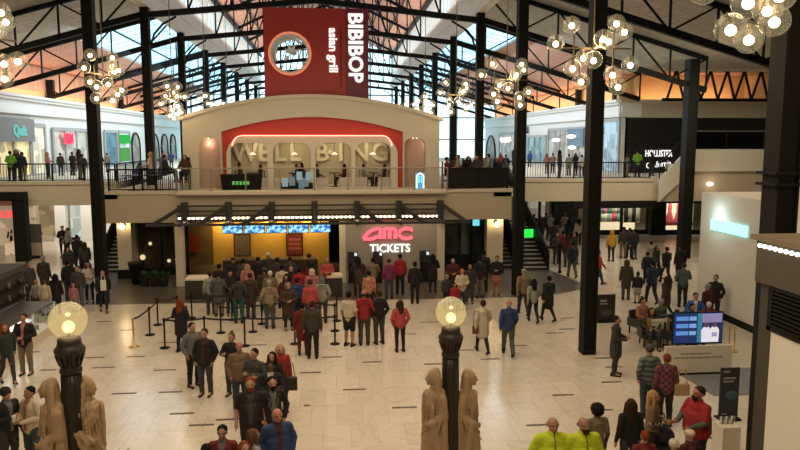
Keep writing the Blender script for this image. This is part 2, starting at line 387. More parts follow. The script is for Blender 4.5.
# ---- columns
def column(X, Y, top, wdt=.38, label='', group=None):
    t = thing('steel_column', label, 'column', (X, Y, 0), 0, group)
    h = wdt/2
    b = MB().box((-h, -h, 0), (h, h, top)); b.build('shaft', BLK, t, bevel=.015)
    MB().box((-h-.03, -h-.03, .0), (h+.03, h+.03, .16)).build('base', BLK2, t, bevel=.01)
    f = MB()
    for s in (-1, 1): f.box((s*h-.02, -h-.04, .16), (s*h+.02, h+.04, top-.02))
    f.build('flange', BLK2, t)
    return t
GL = 'tall black columns on the left of the central hall'; GR = 'tall black columns on the right of the central hall'
for k in range(2, 10):
    column(XL, YK(k), 13.75, .38, 'tall black steel column in the left row, %s counting back from the front left' % ordn[k-1], GL)
for k in range(0, 10):
    t = column(XR, YK(k) if k else 12.0, 13.75, .38, 'tall black steel column in the right row, %s counting back from the camera' % ordn[k+1], GR)
    if k == 0:
        MB().box((-.3, -.3, 6.0), (.3, .3, 6.05)).box((-.3, -.3, 6.2), (.3, .3, 6.25)).build('clamp_band', BLK2, t)
column(20.3, YK(3), 11.4, .55, 'broad black column at the right gallery ramp carrying a truss end', None)
# orange uplit posts and eaves truss at the right corner above the fashion store
for i, (x, y) in enumerate(((WR+.9, 53.5), (WR+.9, 62), (WL-.9, 56.3), (WL-.9, 65), (WL-.9, 74))):
    b = MB().box((-.25, -.2, 0), (.25, .2, 1.6)); o = b.build('eaves_post', BLK, None, (x, y, 9.8))
    tag(o, 'short black post on the %s cornice against the orange wall, %s from the front' % (('right', ordn[i+1]) if i < 2 else ('left', ordn[i-1])), 'post')
et = thing('eaves_truss', 'black zigzag truss against the orange wall right of the broad column', 'truss', (21.4, 44, 9.45))
MB().bar((-.3, 0, 0), (9, 0, .0), .2).build('bottom_chord', BLK, et); MB().bar((-.3, 0, 1.9), (9, 0, 1.9), .16).build('top_chord', mat('pale_pipe', (.5, .45, .36), .5), et)
for i in range(8):
    MB().bar((i*1.15, 0, 0), (i*1.15+.57, 0, 1.9), .12).build('web_bar', BLK, et); MB().bar((i*1.15+.57, 0, 1.9), (i*1.15+1.15, 0, 0), .12).build('web_bar', BLK, et)
# ---- upper level slabs
YF = 42.0
st(MB().box((-32, YF, 3.1), (-12.6, 97, U)), 'floor', CREAM)
st(MB().box((-12.7, 45.5, 3.6), (11.4, 97, U)), 'floor', CREAM)
st(MB().box((11.4, YF, 3.1), (34, 97, U)), 'floor', CREAM)
st(MB().box((-32, YF-.12, 4.3), (-12.6, YF, U+.06)), 'trim_10', CREAM); st(MB().box((11.3, YF-.12, 4.3), (19.9, YF, U+.06)), 'trim_11', CREAM)
st(MB().box((11.0, YF-.2, 0), (11.5, YF+.3, U)), 'wall_pilaster', CREAM)
# dark lintel under the right gallery edge, dark frame
st(MB().box((14.6, YF-.15, 2.65), (20.4, YF+.1, 3.1)), 'trim_12', BLK2)
# ---- uplights on the cornice and under the clerestory (real luminaires along the eaves)
for (x, y0, y1, z, tilt) in ((WL-.5, 44, 96, 9.95, -20), (WR+.5, 52, 96, 9.95, 20)):
    area('cornice_uplight', (x, (y0+y1)/2, z), (math.radians(180), math.radians(tilt), 0), .5, y1-y0, 620, (1, .60, .30))
area('corner_uplight', (26, 50.4, 9.6), (math.radians(160), 0, 0), 8, .4, 150, (1, .58, .28))
for x, tl in ((XL+1.2, 12), (XR-1.2, -12)):
    area('nave_uplight', (x, 60, 15.2), (math.radians(180), math.radians(tl), 0), .6, 66, 1500, (1, .80, .66))
# ================================================================== cinema block in the middle
FY = 33.4
st(MB().box((-10.65, FY, 3.0), (8.6, 45.6, U)), 'floor', TAN, .02)
st(MB().box((-10.7, FY-.06, 4.34), (8.65, FY+.2, 4.5)), 'trim_13', CREAM)
st(MB().box((-7.3, FY-.35, 4.3), (5.3, FY+.1, 4.47)), 'trim_14', CREAM, .03)
# upper restaurant front
yF = 35.2
def arc_top(x0, x1, z0, zm, n=24):
    return [(x0+(x1-x0)*i/n, z0+(zm-z0)*(1-((2*i/n)-1)**2)) for i in range(n+1)]
outer = [(-7.35, U)]+arc_top(-7.35, 5.3, 7.9, 9.0)+[(5.3, U)]
mid_open = [(-5.5, U+.001)]+arc_top(-5.5, 3.45, 7.25, 7.98)+[(3.45, U+.001)]
def niche(x0, x1): return arch_poly(x0, x1, U+.02, 6.95, .4)
me = wall_with_openings(outer, [[(x, max(z, U+.002)) for x, z in mid_open], niche(-6.62, -5.56), niche(3.52, 4.58)], yF, yF+.35)
fac = thing('restaurant_front', 'cream arched restaurant front with red inner arch on the balcony', 'storefront', (0, 0, 0))
obj('facade_wall', me, CREAM, fac)
MB().prism([(-7.5, 7.78)]+arc_top(-7.5, 5.45, 7.95, 9.08)+[(5.45, 7.78)]+arc_top(-7.5, 5.45, 7.78, 8.9)[::-1], yF-.1, yF+.5).build('coping', CREAM, fac)
RED = mat('red_arch_paint', (.50, .035, .02), .6)
oarch = [(-5.6, U)]+arc_top(-5.6, 3.55, 7.3, 8.08)+[(3.55, U)]
inner = arch_poly(-5.22, 3.12, U+.002, 6.95, .9)
obj('red_arch', wall_with_openings(oarch, [inner], yF+.36, yF+.56), RED, fac)
ARC = [(-5.1, -3.3), (-3.03, -1.17), (-.93, .86), (1.05, 2.85)]
pan = arch_poly(-5.3, 3.2, U, 7.0, .9)
obj('arcade_panel', wall_with_openings(pan, [arch_poly(a, b, U+.05, 6.72, .45) for a, b in ARC], yF+.2, yF+.34), mat('arcade_cream', (.62, .55, .44), .8), fac)
neon = arch_poly(-5.0, 2.9, 6.5, 7.02, .5)
MB().tube([(x, yF+.17, z+.04) for x, z in neon[1:-1]], .035, 6).build('neon_strip', emat('pink_neon', (1, .30, .20), 3.2), fac)
# room behind the arcade
st(MB().box((-7.2, 38.6, U), (5.2, 38.8, 7.6)), 'wall_restaurant', mat('restaurant_wall', (.34, .29, .20), .9))
st(MB().box((-7.3, yF+.6, 7.0), (5.25, 38.8, 7.1)), 'ceiling', TAN)
PINK = mat('pink_paint', (.52, .37, .28), .8)  # pink light of the niches put into the wall colour
for a, b in ((-7.2, -5.62), (3.58, 5.2)): st(MB().box((a, yF+.8, U), (b, yF+.9, 7.2)), 'wall_niche', PINK)
st(MB().box((-7.35, yF+.6, U), (-7.15, 38.8, 7.5)), 'wall_restaurant_side', CREAM); st(MB().box((5.1, yF+.6, U), (5.3, 38.8, 7.5)), 'wall_restaurant_side', CREAM)
st(MB().prism([(-7.35, 7.5)]+arc_top(-7.35, 5.3, 7.75, 8.9)+[(5.3, 7.5)], yF+.6, 38.8), 'ceiling', TAN)
for i, (a, b) in enumerate(ARC): area('restaurant_downlight', ((a+b)/2, 37.6, 6.9), (math.radians(15), 0, 0), .5, .3, 22, (1, .82, .5))
for x in (-6.5, 4.6): point('niche_light', (x+.3, yF+.6, 6.7), 7, (1, .66, .52), .08)
LETM = mat('wall_letter_cream', (.52, .46, .35), .8)
for ch, px in (('W', 245), ('E', 264), ('L', 280), ('L', 295), ('B', 322), ('·', 330), ('I', 341), ('N', 360), ('G', 380)):
    p = onY(px, 152, 38.5)
    o = text('wall_letter', ch, 1.35, (p.x, 38.52, 6.15), LETM, None, None, .04, .03, .95)
    w_ = {'W': 'first letter W', 'E': 'letter E next to the W', 'B': 'letter B', '·': 'small raised dot after the B', 'I': 'letter I', 'N': 'letter N', 'G': 'last letter G'}.get(ch, 'first letter L' if px == 280 else 'second letter L')
    tag(o, 'large pale %s of the slogan on the restaurant back wall' % w_, 'letter', 'slogan letters behind the arches')
# little lights in the niches
for x in (-6.45, -6.2, 4.0, 4.2):
    p = smoothed(MB().sphere((0, 0, 0), .05, 8, 6)).build('niche_spotlight', BULB, None, (x, yF+.5, 6.98 if x < 0 else 6.98))
    tag(p, {-6.45: 'tiny spotlight in the left pink niche, left of the pair', -6.2: 'tiny spotlight in the left pink niche, right of the pair', 4.0: 'tiny spotlight in the right pink niche, left of the pair', 4.2: 'tiny spotlight in the right pink niche, right of the pair'}[x], 'spotlight', 'niche spotlights')
# ---- red sign tower
SY = 36.0
sg_ = thing('sign_tower', 'tall dark red sign box with round window and white vertical restaurant lettering', 'sign', (0, 0, 0))
REDS = mat('sign_red', (.32, .016, .010), .5); PURP = mat('sign_purple', (.13, .006, .022), .5)
cx, cz, cr_ = -2.14, 11.12, .98
circ = [(cx+cr_*math.cos(2*math.pi*i/32), cz+cr_*math.sin(2*math.pi*i/32)) for i in range(32)]
obj('front_panel', wall_with_openings([(-3.42, 8.6), (-3.42, 13.35), (.62, 13.35), (.62, 8.6)], [circ], SY, SY+.25), REDS, sg_)
MB().box((.62, SY, 8.6), (1.78, SY+.25, 13.35)).build('side_strip', PURP, sg_)
obj('back_panel', wall_with_openings([(-3.42, 8.6), (-3.42, 13.35), (1.78, 13.35), (1.78, 8.6)], [circ], SY+1.2, SY+1.35), REDS, sg_)
MB().box((-3.42, SY+.25, 8.6), (-3.3, SY+1.2, 13.35)).box((1.66, SY+.25, 8.6), (1.78, SY+1.2, 13.35)).box((-3.42, SY+.25, 13.2), (1.78, SY+1.2, 13.35)).build('return_panel', REDS, sg_)
ring = MB(); n = 40
def ringmesh(r0, r1, y0, y1, cx=cx, cz=cz, a0=0, a1=2*math.pi, n=40):
    b = MB(); full = abs(a1-a0-2*math.pi) < 1e-6
    vs = []; 
    for i in range(n+1):
        a = a0+(a1-a0)*i/n; c, s = math.cos(a), math.sin(a)
        vs += [(cx+r0*c, y0, cz+r0*s), (cx+r1*c, y0, cz+r1*s), (cx+r1*c, y1, cz+r1*s), (cx+r0*c, y1, cz+r0*s)]
    fs = [(4*i+j, 4*i+(j+1) % 4, 4*i+4+(j+1) % 4, 4*i+4+j) for i in range(n) for j in range(4)]
    if not full: fs += [(0, 3, 2, 1), (4*n, 4*n+1, 4*n+2, 4*n+3)]
    b.add(vs, fs); return b
ringmesh(.97, 1.07, SY-.06, SY+.02).build('lit_ring', emat('orange_halo', (1, .30, .14), .75), sg_)
ringmesh(.88, .98, SY-.03, SY+.5).build('pale_ring', mat('pale_grey', (.6, .6, .6), .5), sg_)
ringmesh(.70, .84, SY+.3, SY+.34, a0=.7, a1=3.6).build('logo_arc', WHITE, sg_)
lf = MB()
for a, l in ((.5, .55), (1.1, .6), (1.7, .55), (2.3, .4), (4.0, .45), (.1, .4)):
    c, s = math.cos(a), math.sin(a); lf.add([(cx, SY+.32, cz), (cx+c*l*.5-s*.09, SY+.32, cz+s*l*.5+c*.09), (cx+c*l, SY+.32, cz+s*l), (cx+c*l*.5+s*.09, SY+.32, cz+s*l*.5-c*.09)], [(0, 1, 2, 3)])
lo = lf.build('logo_leaf', WHITE, sg_); so = lo.modifiers.new('s', 'SOLIDIFY'); so.thickness = .03
WSIGN = emat('white_sign_letter', (1, .97, .92), 1.1)
text('brand_lettering', 'BIBIBOP', 1.0, (1.10, SY-.04, 11.45), WSIGN, sg_, (0, math.pi/2, 0), .03, .032, .97)
text('tagline_lettering', 'asian grill', .60, (.0, SY-.04, 11.30), WSIGN, sg_, (0, math.pi/2, 0), .02, .02, .98)
MB().box((.38, SY-.03, 9.5), (.41, SY, 12.4)).build('divider_line', BLK, sg_)
# ---- lower storey
st(MB().box((-10.72, 35.4, 0), (-10.05, 45.6, 4.35)), 'wall_pier_left', CREAM); st(MB().box((7.75, 35.0, 0), (8.6, 45.6, 4.35)), 'wall_pier_right', CREAM)
st(MB().box((-10.76, 35.34, 0), (-10.02, 35.4, .45)).box((7.7, 34.94, 0), (8.64, 35.0, .45)), 'baseboard_front', BLK2)
st(MB().box((-10.85, 33.4, 4.12), (-10.0, 35.6, 4.47)), 'trim_15', CREAM); st(MB().box((7.7, 33.4, 4.12), (8.75, 35.2, 4.47)), 'trim_16', CREAM)
st(MB().box((.27, 33.5, 0), (5.3, 34.6, 3.0)), 'wall_ticket', mat('ticket_wall_grey', (.30, .27, .24), .7))
st(MB().box((4.95, 33.45, 0), (5.32, 33.5, 3.0)).box((.2, 33.42, 0), (.5, 33.5, 3.0)), 'trim_17', CREAM)
st(MB().box((-7.45, 33.2, 0), (-7.1, 33.7, 3.0)), 'wall_post', CREAM)
st(MB().box((-10.15, 44.8, 0), (7.8, 45, 3.0)), 'wall_cinema_back', mat('dark_brown_wall', (.05, .035, .02), .9))
st(MB().box((-6.7, 39.0, 0), (-.35, 39.2, 3.0)), 'wall_concession', mat('mustard_wall', (.62, .36, .06), .8))
for x in (-6.0, -3.5, -1.3): 
    area('concession_downlight', (x, 38.3, 2.75), (math.radians(35), 0, 0), .25, .2, 42, (1, .72, .3))
st(MB().box((-10.1, 39.0, 0), (-6.7, 39.2, 3.0)), 'wall_concession_side', mat('umber_wall', (.16, .10, .05), .4, noise_amt=.4, nscale=1.5))
pr = MB().box((-.3, 0, 0), (.3, .04, 1.0)).build('wall_poster', mat('rust_poster', (.30, .04, .02), .6, noise_amt=.5, nscale=6), None, (-7.75, 38.9, .75)); tag(pr, 'small rust red poster on the dark wall behind the left counter', 'poster', 'posters on the mustard wall')
for i, (a, b) in enumerate(ARC):
    l = thing('pendant_lamp', 'small pale pendant lamp inside the restaurant, under the %s arch' % ('first', 'second', 'third', 'fourth')[i], 'lamp', ((a+b)/2+.05, 36.6, 6.1), 0, 'pendant lamps inside the arches')
    smoothed(MB().lathe([(.17, 0), (.15, .05), (.04, .12), (.02, .14)], n=14)).build('shade', emat('lamp_shade_glow', (1, .85, .55), 1.2), l); MB().tube([(0, 0, .12), (0, 0, .9)], .012, 6).build('cord', BLK, l)
# ticket lettering
TP = emat('ticket_white', (1, .95, .85), 1.6)
tl = text('ticket_lettering', 'TICKETS', .56, ((1.71+3.59)/2, 33.46, 1.62), TP, None, None, .025, .008, .93); tag(tl, 'white lit word TICKETS on the grey wall under the pink logo', 'sign')
def stroke(paths, r):
    b = MB()
    for p in paths: b.tube([(x, 0, z) for x, z in p], r, 10)
    b.v = [(x, y*.45, z) for x, y, z in b.v]; return smoothed(b)
def arcp(cx, cz, rx, rz, a0, a1, n=10): return [(cx+rx*math.cos(math.radians(a0+(a1-a0)*i/n)), cz+rz*math.sin(math.radians(a0+(a1-a0)*i/n))) for i in range(n+1)]
AM = emat('logo_pink', (1, .11, .15), 1.9)
al = thing('cinema_logo', 'rounded pink glowing three letter cinema logo above the word TICKETS', 'sign', (1.33, 33.4, 2.08))
A_ = [[(.02, .02)]+[(.12, .16), (.30, .36), (.50, .48), (.72, .53), (.86, .53), (.86, .02)], [(.02, .02), (.50, .02), (.56, .12)]+[(.86, .12)]]
stroke([[(.03, .03), (.12, .17), (.28, .35), (.48, .47), (.70, .52), (.84, .52), (.84, .03)], [(.03, .03), (.5, .03), (.62, .12), (.84, .12)]], .085).build('letter_a', AM, al)
stroke([[(1.02, .03), (1.02, .42)]+arcp(1.16, .40, .14, .12, 180, 0)+[(1.30, .03)], arcp(1.44, .40, .14, .12, 180, 0)+[(1.58, .03)]], .085).build('letter_m', AM, al)
stroke([[(2.42, .42)]+arcp(2.12, .275, .36, .245, 40, 320, 18)], .085).build('letter_c', AM, al)
point('logo_glow', (2.6, 33.0, 2.35), 9, (1, .15, .15), .3)
# menu screens
MENU = bpy.data.materials.new('menu_screen'); MENU.use_nodes = True
nt = MENU.node_tree; nt.nodes.clear(); e = nt.nodes.new('ShaderNodeEmission'); o_ = nt.nodes.new('ShaderNodeOutputMaterial'); tc = nt.nodes.new('ShaderNodeTexCoord')
nz = nt.nodes.new('ShaderNodeTexNoise'); nz.inputs['Scale'].default_value = 5; cr = nt.nodes.new('ShaderNodeValToRGB')
cr.color_ramp.elements[0].position = .42; cr.color_ramp.elements[0].color = (.02, .10, .35, 1); cr.color_ramp.elements[1].position = .6; cr.color_ramp.elements[1].color = (.35, .75, 1, 1)
nt.links.new(tc.outputs['Object'], nz.inputs[0]); nt.links.new(nz.outputs[0], cr.inputs[0]); nt.links.new(cr.outputs[0], e.inputs[0]); e.inputs[1].default_value = 1.6; nt.links.new(e.outputs[0], o_.inputs[0])
nm = ['leftmost', 'second from the left', 'middle', 'second from the right', 'rightmost']
for i in range(5):
    x = onY(222+22*i, 228, 37).x; x2 = onY(243+22*i, 228, 37).x
    t = thing('menu_screen', 'blue lit menu screen above the ticket counter, %s of the five' % nm[i], 'screen', ((x+x2)/2, 37, 1.98), 0, 'menu screens above the counter')
    hw = (x2-x)/2-.01
    MB().box((-hw, 0, 0), (hw, .08, .46)).build('casing', BLK, t); MB().box((-hw+.03, -.012, .03), (hw-.03, 0, .43)).build('display', MENU, t)
    MB().box((-.02, .03, .46), (.02, .06, 1.02)).build('hanger', BLK, t)
for px, lab, c in ((242, 'dark framed poster on the mustard wall, left of the pair', (.16, .11, .08)), (294.5, 'dark red framed poster on the mustard wall, right of the pair', (.20, .03, .02))):
    p = onY(px, 244, 38.9); t = thing('wall_poster', lab, 'poster', (p.x, 38.97, .45), 0, 'posters on the mustard wall')
    MB().box((-.46, -.03, 0), (.46, .02, 1.25)).build('frame', BLK, t); MB().box((-.41, -.04, .05), (.41, -.03, 1.2)).build('print', mat('poster_'+lab[:8], c, .6, noise_amt=.5, nscale=6), t)
    if c[0] > .18:
        for z in (.35, .6, .85): MB().box((-.32, -.045, z), (.32, -.04, z+.12)).build('print_band', mat('poster_pink', (.4, .12, .12), .6), t)
# counter
STL0 = mat('dark_worktop', (.06, .04, .02), .4)
WCN = mat('pale_counter', (.66, .57, .44), .6)
for x0, x1, lab in ((-6.45, -5.05, 'white topped counter at the left end of the ticket queue'), (-5.55, -.9, 'long dark topped service counter behind the queue'), (-.4, .3, 'white topped counter at the right end of the ticket queue')):
    t = thing('service_counter', lab, 'counter', ((x0+x1)/2, 30.3 if x0 != -5.55 else 34.8, 0), 0, 'ticket hall counters'); h = (x1-x0)/2
    MB().box((-h, 0, 0), (h, .7, .84)).build('body', mat('dark_wood', (.03, .02, .014), .5), t); MB().box((-h-.0, -.06, .84), (h+.0, .75, .95)).build('worktop', WCN if x0 != -5.55 else STL0, t, bevel=.02)
# side windows with posters
for (x0, x1, yy, nm_) in ((-10.1, -7.5, 36.2, 'left'), (5.35, 7.7, 35.6, 'right')):
    t = thing('shop_window', 'dark glazed display window at the %s of the ticket hall' % nm_, 'window', ((x0+x1)/2, yy, 0)); h = (x1-x0)/2
    MB().box((-h, .3, 0), (h, .4, 3.0)).build('backing', mat('dark_display_'+nm_, (.10, .06, .03) if nm_ == 'left' else (.01, .03, .035), .6, noise_amt=.8, nscale=3), t)
    fr = MB()
    for x in (-h, 0 if nm_ == 'left' else .55, h): fr.box((x-.05, 0, 0), (x+.05, .1, 3.0))
    fr.box((-h, 0, 0), (h, .1, .35)); fr.box((-h, 0, 2.9), (h, .1, 3.0)); fr.build('frame', BLK, t)
    MB().box((-h+.05, .04, .35), (h-.05, .06, 2.9)).build('glass', thin_glass('window_glass_'+nm_, (.8, .8, .8), .3), t)
    if nm_ == 'left':
        for i, (x, z) in enumerate(((-1.0, .9), (-.6, 1.6), (.3, .7), (.7, .75), (.95, .62))):
            o = smoothed(MB().sphere((0, 0, 0), .09 if i else .14, 10, 6)).build('display_lamp', emat('soft_warm', (1, .75, .4), 1.4), None, ((x0+x1)/2+x, yy+.2, z))
            tag(o, 'small warm lamp inside the left display window, %s from the left' % ordn[i+1], 'lamp', 'small lamps in the left window')
    else:
        b = MB().box((-.9, .22, .9), (-.15, .28, 2.6)); b.build('poster', mat('grey_poster', (.10, .14, .14), .7, noise_amt=.8, nscale=3), t)
        MB().box((.05, .22, .9), (.5, .28, 2.7)).build('poster', mat('pale_poster', (.22, .28, .28), .7, noise_amt=.6, nscale=3), t)
        MB().box((.65, .2, 2.4), (1.0, .26, 2.75)).build('screen', emat('cyan_screen', (.2, .8, .9), 1.5), t)
def sconce(x, y, z, lab):
    t = thing('wall_sconce', lab, 'lamp', (x, y, z), 0, 'globe wall lamps on the cream piers')
    smoothed(MB().lathe([(.02, 0), (.12, .0), (.12, .03), (.02, .03)], n=16)).build('back_plate', BLK, t).rotation_euler = (math.pi/2, 0, 0)
    MB().tube([(0, 0, 0), (0, -.18, .02), (0, -.26, .0)], .02, 6).build('arm', BLK, t)
    smoothed(MB().sphere((0, -.30, -.12), .2, 18, 12)).build('globe', GLOBE, t)
    smoothed(MB().sphere((0, -.30, -.12), .13, 12, 8)).build('bulb', BULB, t)
    point('sconce_light', (x, y-.32, z+.15), 34, (1, .7, .35), .12)
sconce(-10.38, 35.4, 2.75, 'lit globe wall lamp on the left cream pier beside the stairs'); sconce(8.2, 35.0, 2.7, 'lit globe wall lamp on the right cream pier')
area('balcony_wash', (-1, 30.6, 8.0), (math.radians(58), 0, 0), 12, .5, 90, (1, .84, .6))
# ---- canopy of dark steel over the ticket front
cp = thing('steel_canopy', 'dark open steel canopy with strut posts over the ticket front', 'canopy', (0, 0, -.03))
STL = mat('dark_bronze', (.03, .026, .02), .5)
cf = MB(); y0, y1 = 31.9, 33.3
cf.bar((-8.4, y0, 3.09), (6.3, y0, 3.09), .12, .1); cf.build('front_beam', STL, cp)
for z in (3.35, 3.58, 3.82): MB().bar((-7.3, y1-.1, z), (5.2, y1-.1, z), .07, .08).build('rail', STL, cp)
for i in range(7):
    x = -6.95+i*(5.05+6.95)/6
    MB().box((x-.14, y1-.3, 3.0), (x+.14, y1+.08, 4.0)).build('post', STL, cp)
    xo = x+(-1.15 if i < 3 else (0 if i == 3 else 1.05))
    MB().bar((x, y1-.2, 3.85), (xo, y0, 3.1), .12, .16).build('strut', STL, cp)
    MB().bar((x, y1, 3.05), (x, y0, 3.05), .1, .12).build('cross_beam', STL, cp)
MB().box((-7.3, y1-.15, 3.12), (5.2, y1, 3.2)).build('light_channel', STL, cp)
ls = thing('bulb_strip', 'long row of small warm bulbs under the balcony edge', 'lights', (0, 0, -.08)); bm_ = smoothed(MB().sphere((0, 0, 0), .062, 8, 6)).mesh('b', BULBH)
for i in range(60): obj('bulb', bm_, None, ls, (-7.2+i*(12.3/59), y1-.1, 3.22+.06))
MB().box((-7.3, y1-.02, 3.19), (5.2, y1+.02, 3.4)).build('strip_backing', WCN, ls)
area('strip_light', (-1, y1-.3, 3.1), (math.radians(-10), 0, 0), 12, .12, 60, (1, .82, .5))
# ---- balcony railings
def glass_rail(x0, x1, y, z, lab, n):
    t = thing('glass_railing', lab, 'railing', (x0, y, z)); L = x1-x0
    for i in range(n+1): MB().box((L*i/n-.03, -.03, 0), (L*i/n+.03, .03, 1.05)).build('post', mat('grey_metal', (.25, .23, .2), .4, .6), t)
    for i in range(n): MB().box((L*i/n+.05, -.006, .08), (L*(i+1)/n-.05, .006, .98)).build('glass_panel', GLASS, t)
    MB().tube([(0, 0, 1.05), (L, 0, 1.05)], .03, 8).build('handrail', mat('grey_metal', (.25, .23, .2), .4, .6), t)
glass_rail(-7.3, 5.4, FY-.15, U+.03, 'glass railing with metal posts in front of the arcade', 8)
def bar_rail(x0, x1, y, z, lab, sp=.14, solid=False, rz=0, name='bar_railing'):
    L = x1-x0; t = thing(name, lab, 'railing', (x0, y, z), rz)
    MB().box((0, -.04, 1.0), (L, .04, 1.07)).build('top_rail', BLK2, t); MB().box((0, -.02, .08), (L, .02, .13)).build('bottom_rail', BLK2, t)
    n = max(1, round(L/1.8))
    for i in range(n+1): MB().box((L*i/n-.04, -.04, 0), (L*i/n+.04, .04, 1.02)).build('post', BLK2, t)
    b = MB(); k = int(L/sp)
    for i in range(k): b.box((i*sp-.012, -.012, .1), (i*sp+.012, .012, 1.02))
    b.build('picket_infill', BLK2, t)
    if solid: MB().box((0, .02, .1), (L, .04, 1.0)).build('infill_panel', mat('dark_mesh', (.010, .009, .008), .8), t)
    return t
bar_rail(-10.4, -7.35, FY+.1, U, 'black railing along the left terrace of the balcony', .09)
bar_rail(5.45, 8.4, FY+.1, U, 'black railing with dark infill along the right terrace of the balcony', .12, True)
bar_rail(-32, -12.7, YF+.15, U, 'black railing along the left gallery edge', .16)
bar_rail(11.5, 19.6, YF+.15, U, 'black railing along the right gallery edge', .16)
bar_rail(0, 12, 0, U, 'black railing running back along the left gallery beside the stair opening', .2, rz=math.pi/2).location = (-12.6, 42.2, U)
bar_rail(0, 14, 0, U, 'black railing running back along the right gallery beside the stair opening', .2, rz=math.pi/2).location = (11.5, 42.2, U)
# neon sign on railing
ns = thing('neon_sign', 'small cyan and yellow neon sign behind the glass railing at right', 'sign', onY(420, 190, FY+.3))
MB().box((-.22, 0, 0), (.22, .04, .85)).build('panel', emat('blue_neon', (.12, .45, .9), .9), ns)
MB().tube([(-.17, -.03, .1), (-.17, -.03, .7), (0, -.03, .82), (.17, -.03, .7), (.17, -.03, .1)], .03, 6).build('outline_tube', emat('yellow_neon', (1, .85, .3), 3), ns)
MB().tube([(-.06, -.03, .35), (-.06, -.03, .68), (.06, -.03, .68), (.06, -.03, .35)], .025, 6).build('inner_tube', emat('cyan_neon', (.2, .9, 1), 2), ns)
# ---- stairs
def stairs(x0, x1, ya, yb, lab, n=26):
    t = thing('staircase', lab, 'stairs', (x0, ya, 0)); W = x1-x0; run = (yb-ya)/n; ri = U/n
    NOS = mat('pale_nosing', (.42, .40, .36), .6); RIS = mat('dark_riser', (.03, .027, .024), .6)
    for i in range(n):
        MB().box((0, i*run, max(0, i*ri-.3)), (W, (i+1)*run+.02, (i+1)*ri-.05)).box((0, i*run, (i+1)*ri-.05), (W, (i+1)*run, (i+1)*ri-.01)).build('step', RIS, t)
        MB().box((.02, i*run-.03, (i+1)*ri-.055), (W-.02, i*run+.08, (i+1)*ri)).build('nosing', NOS, t)
    for x in (-.06, W):
        MB().prismx([(-.2, 0), (-.2, .9), (yb-ya, U+1.0), (yb-ya, U-.4), (.6, 0)], x, x+.06).build('side_panel', BLK2, t)
        MB().bar((x+.03, -.2, 1.0), (x+.03, yb-ya, U+1.1), .06).build('handrail', BLK, t)
    return t
stairs(-12.15, -10.85, 37.2, 45.5, 'long dark staircase left of the cinema block rising to the gallery')
stairs(8.8, 9.65, 36.6, 45.5, 'narrow dark staircase right beside the cream pier on the right')
stairs(9.8, 11.2, 35.8, 45.5, 'wide dark staircase on the right with pale nosings and a newel post')
nw = thing('newel_post', 'black newel post with curved handrail at the foot of the right stairs', 'post', (11.6, 34.9, 0))
smoothed(MB().lathe([(.1, 0), (.1, .1), (.06, .15), (.06, 1.35), (.1, 1.4), (.13, 1.5), (.05, 1.6), (.02, 1.75)], n=12)).build('post', BLK, nw)
MB().tube([(-.25, 0, 1.35), (.25, 0, 1.35)], .05, 8).build('cross_arm', BLK, nw)
MB().tube([(-.3, 0, 1.35), (-.5, .2, 1.3), (-.6, .6, 1.35), (-.7, 1.3, 1.7), (-.6, 2.5, 2.4)], .05, 8).build('handrail', BLK, nw)
gs = MB().box((-.35, 0, 0), (.35, .08, .5)).build('lit_sign', emat('green_sign', (.03, .9, .08), 1.2), None, onY(529, 238, 38.5)); tag(gs, 'small bright green lit board beside the right stairs', 'sign')
gs2 = MB().box((-.45, 0, 0), (.45, .08, 1.3)).build('green_panel', mat('green_panel', (.01, .16, .05), .6), None, (9.4, 37.8, 3.0)); tag(gs2, 'dark green panel above the right staircase', 'panel')
# ================================================================== storefronts, upper left wall (wall at x = WL)
def front_x(X, sgn, px0, px1, z0, z1, lab, name='upper_storefront', arch=False, glow=(.5, .55, .5), es=.5, cat='storefront', mull=1, group=None, ys=None):
    """storefront recessed look on a side wall: frame, glass, lit interior panel"""
    if ys: ya, yb = ys
    else: ya, yb = sorted((onX(px0, 150, X).y, onX(px1, 150, X).y))
    t = thing(name, lab, cat, (X-sgn*.02, (ya+yb)/2, z0), 0, group); h = (yb-ya)/2; H = z1-z0
    if arch:
        poly = [(y, z) for y, z in arch_poly(-h, h, 0, H, h*.98)]
        MB().prismx(poly, -sgn*.03, -sgn*.06).build('lit_interior', mat_glow(glow, es), t)
        b = MB(); pts = [(-sgn*.09, y, z) for y, z in poly]; b.tube(pts, .10, 6); b.build('frame', BLK2, t)
    else:
        MB().box((-sgn*.03, -h, 0), (-sgn*.06, h, H)).build('lit_interior', mat_glow(glow, es), t)
        b = MB()
        for i in range(mull+1): y = -h+2*h*i/mull; b.box((-sgn*.05, y-.12, 0), (-sgn*.16, y+.12, H))
        b.box((-sgn*.05, -h, H-.15), (-sgn*.17, h, H+.1)).box((-sgn*.05, -h, 0), (-sgn*.17, h, .12)); b.build('frame', FRM, t)
    return t
FRM = mat('grey_frame', (.35, .35, .34), .6)
gcount = [0]
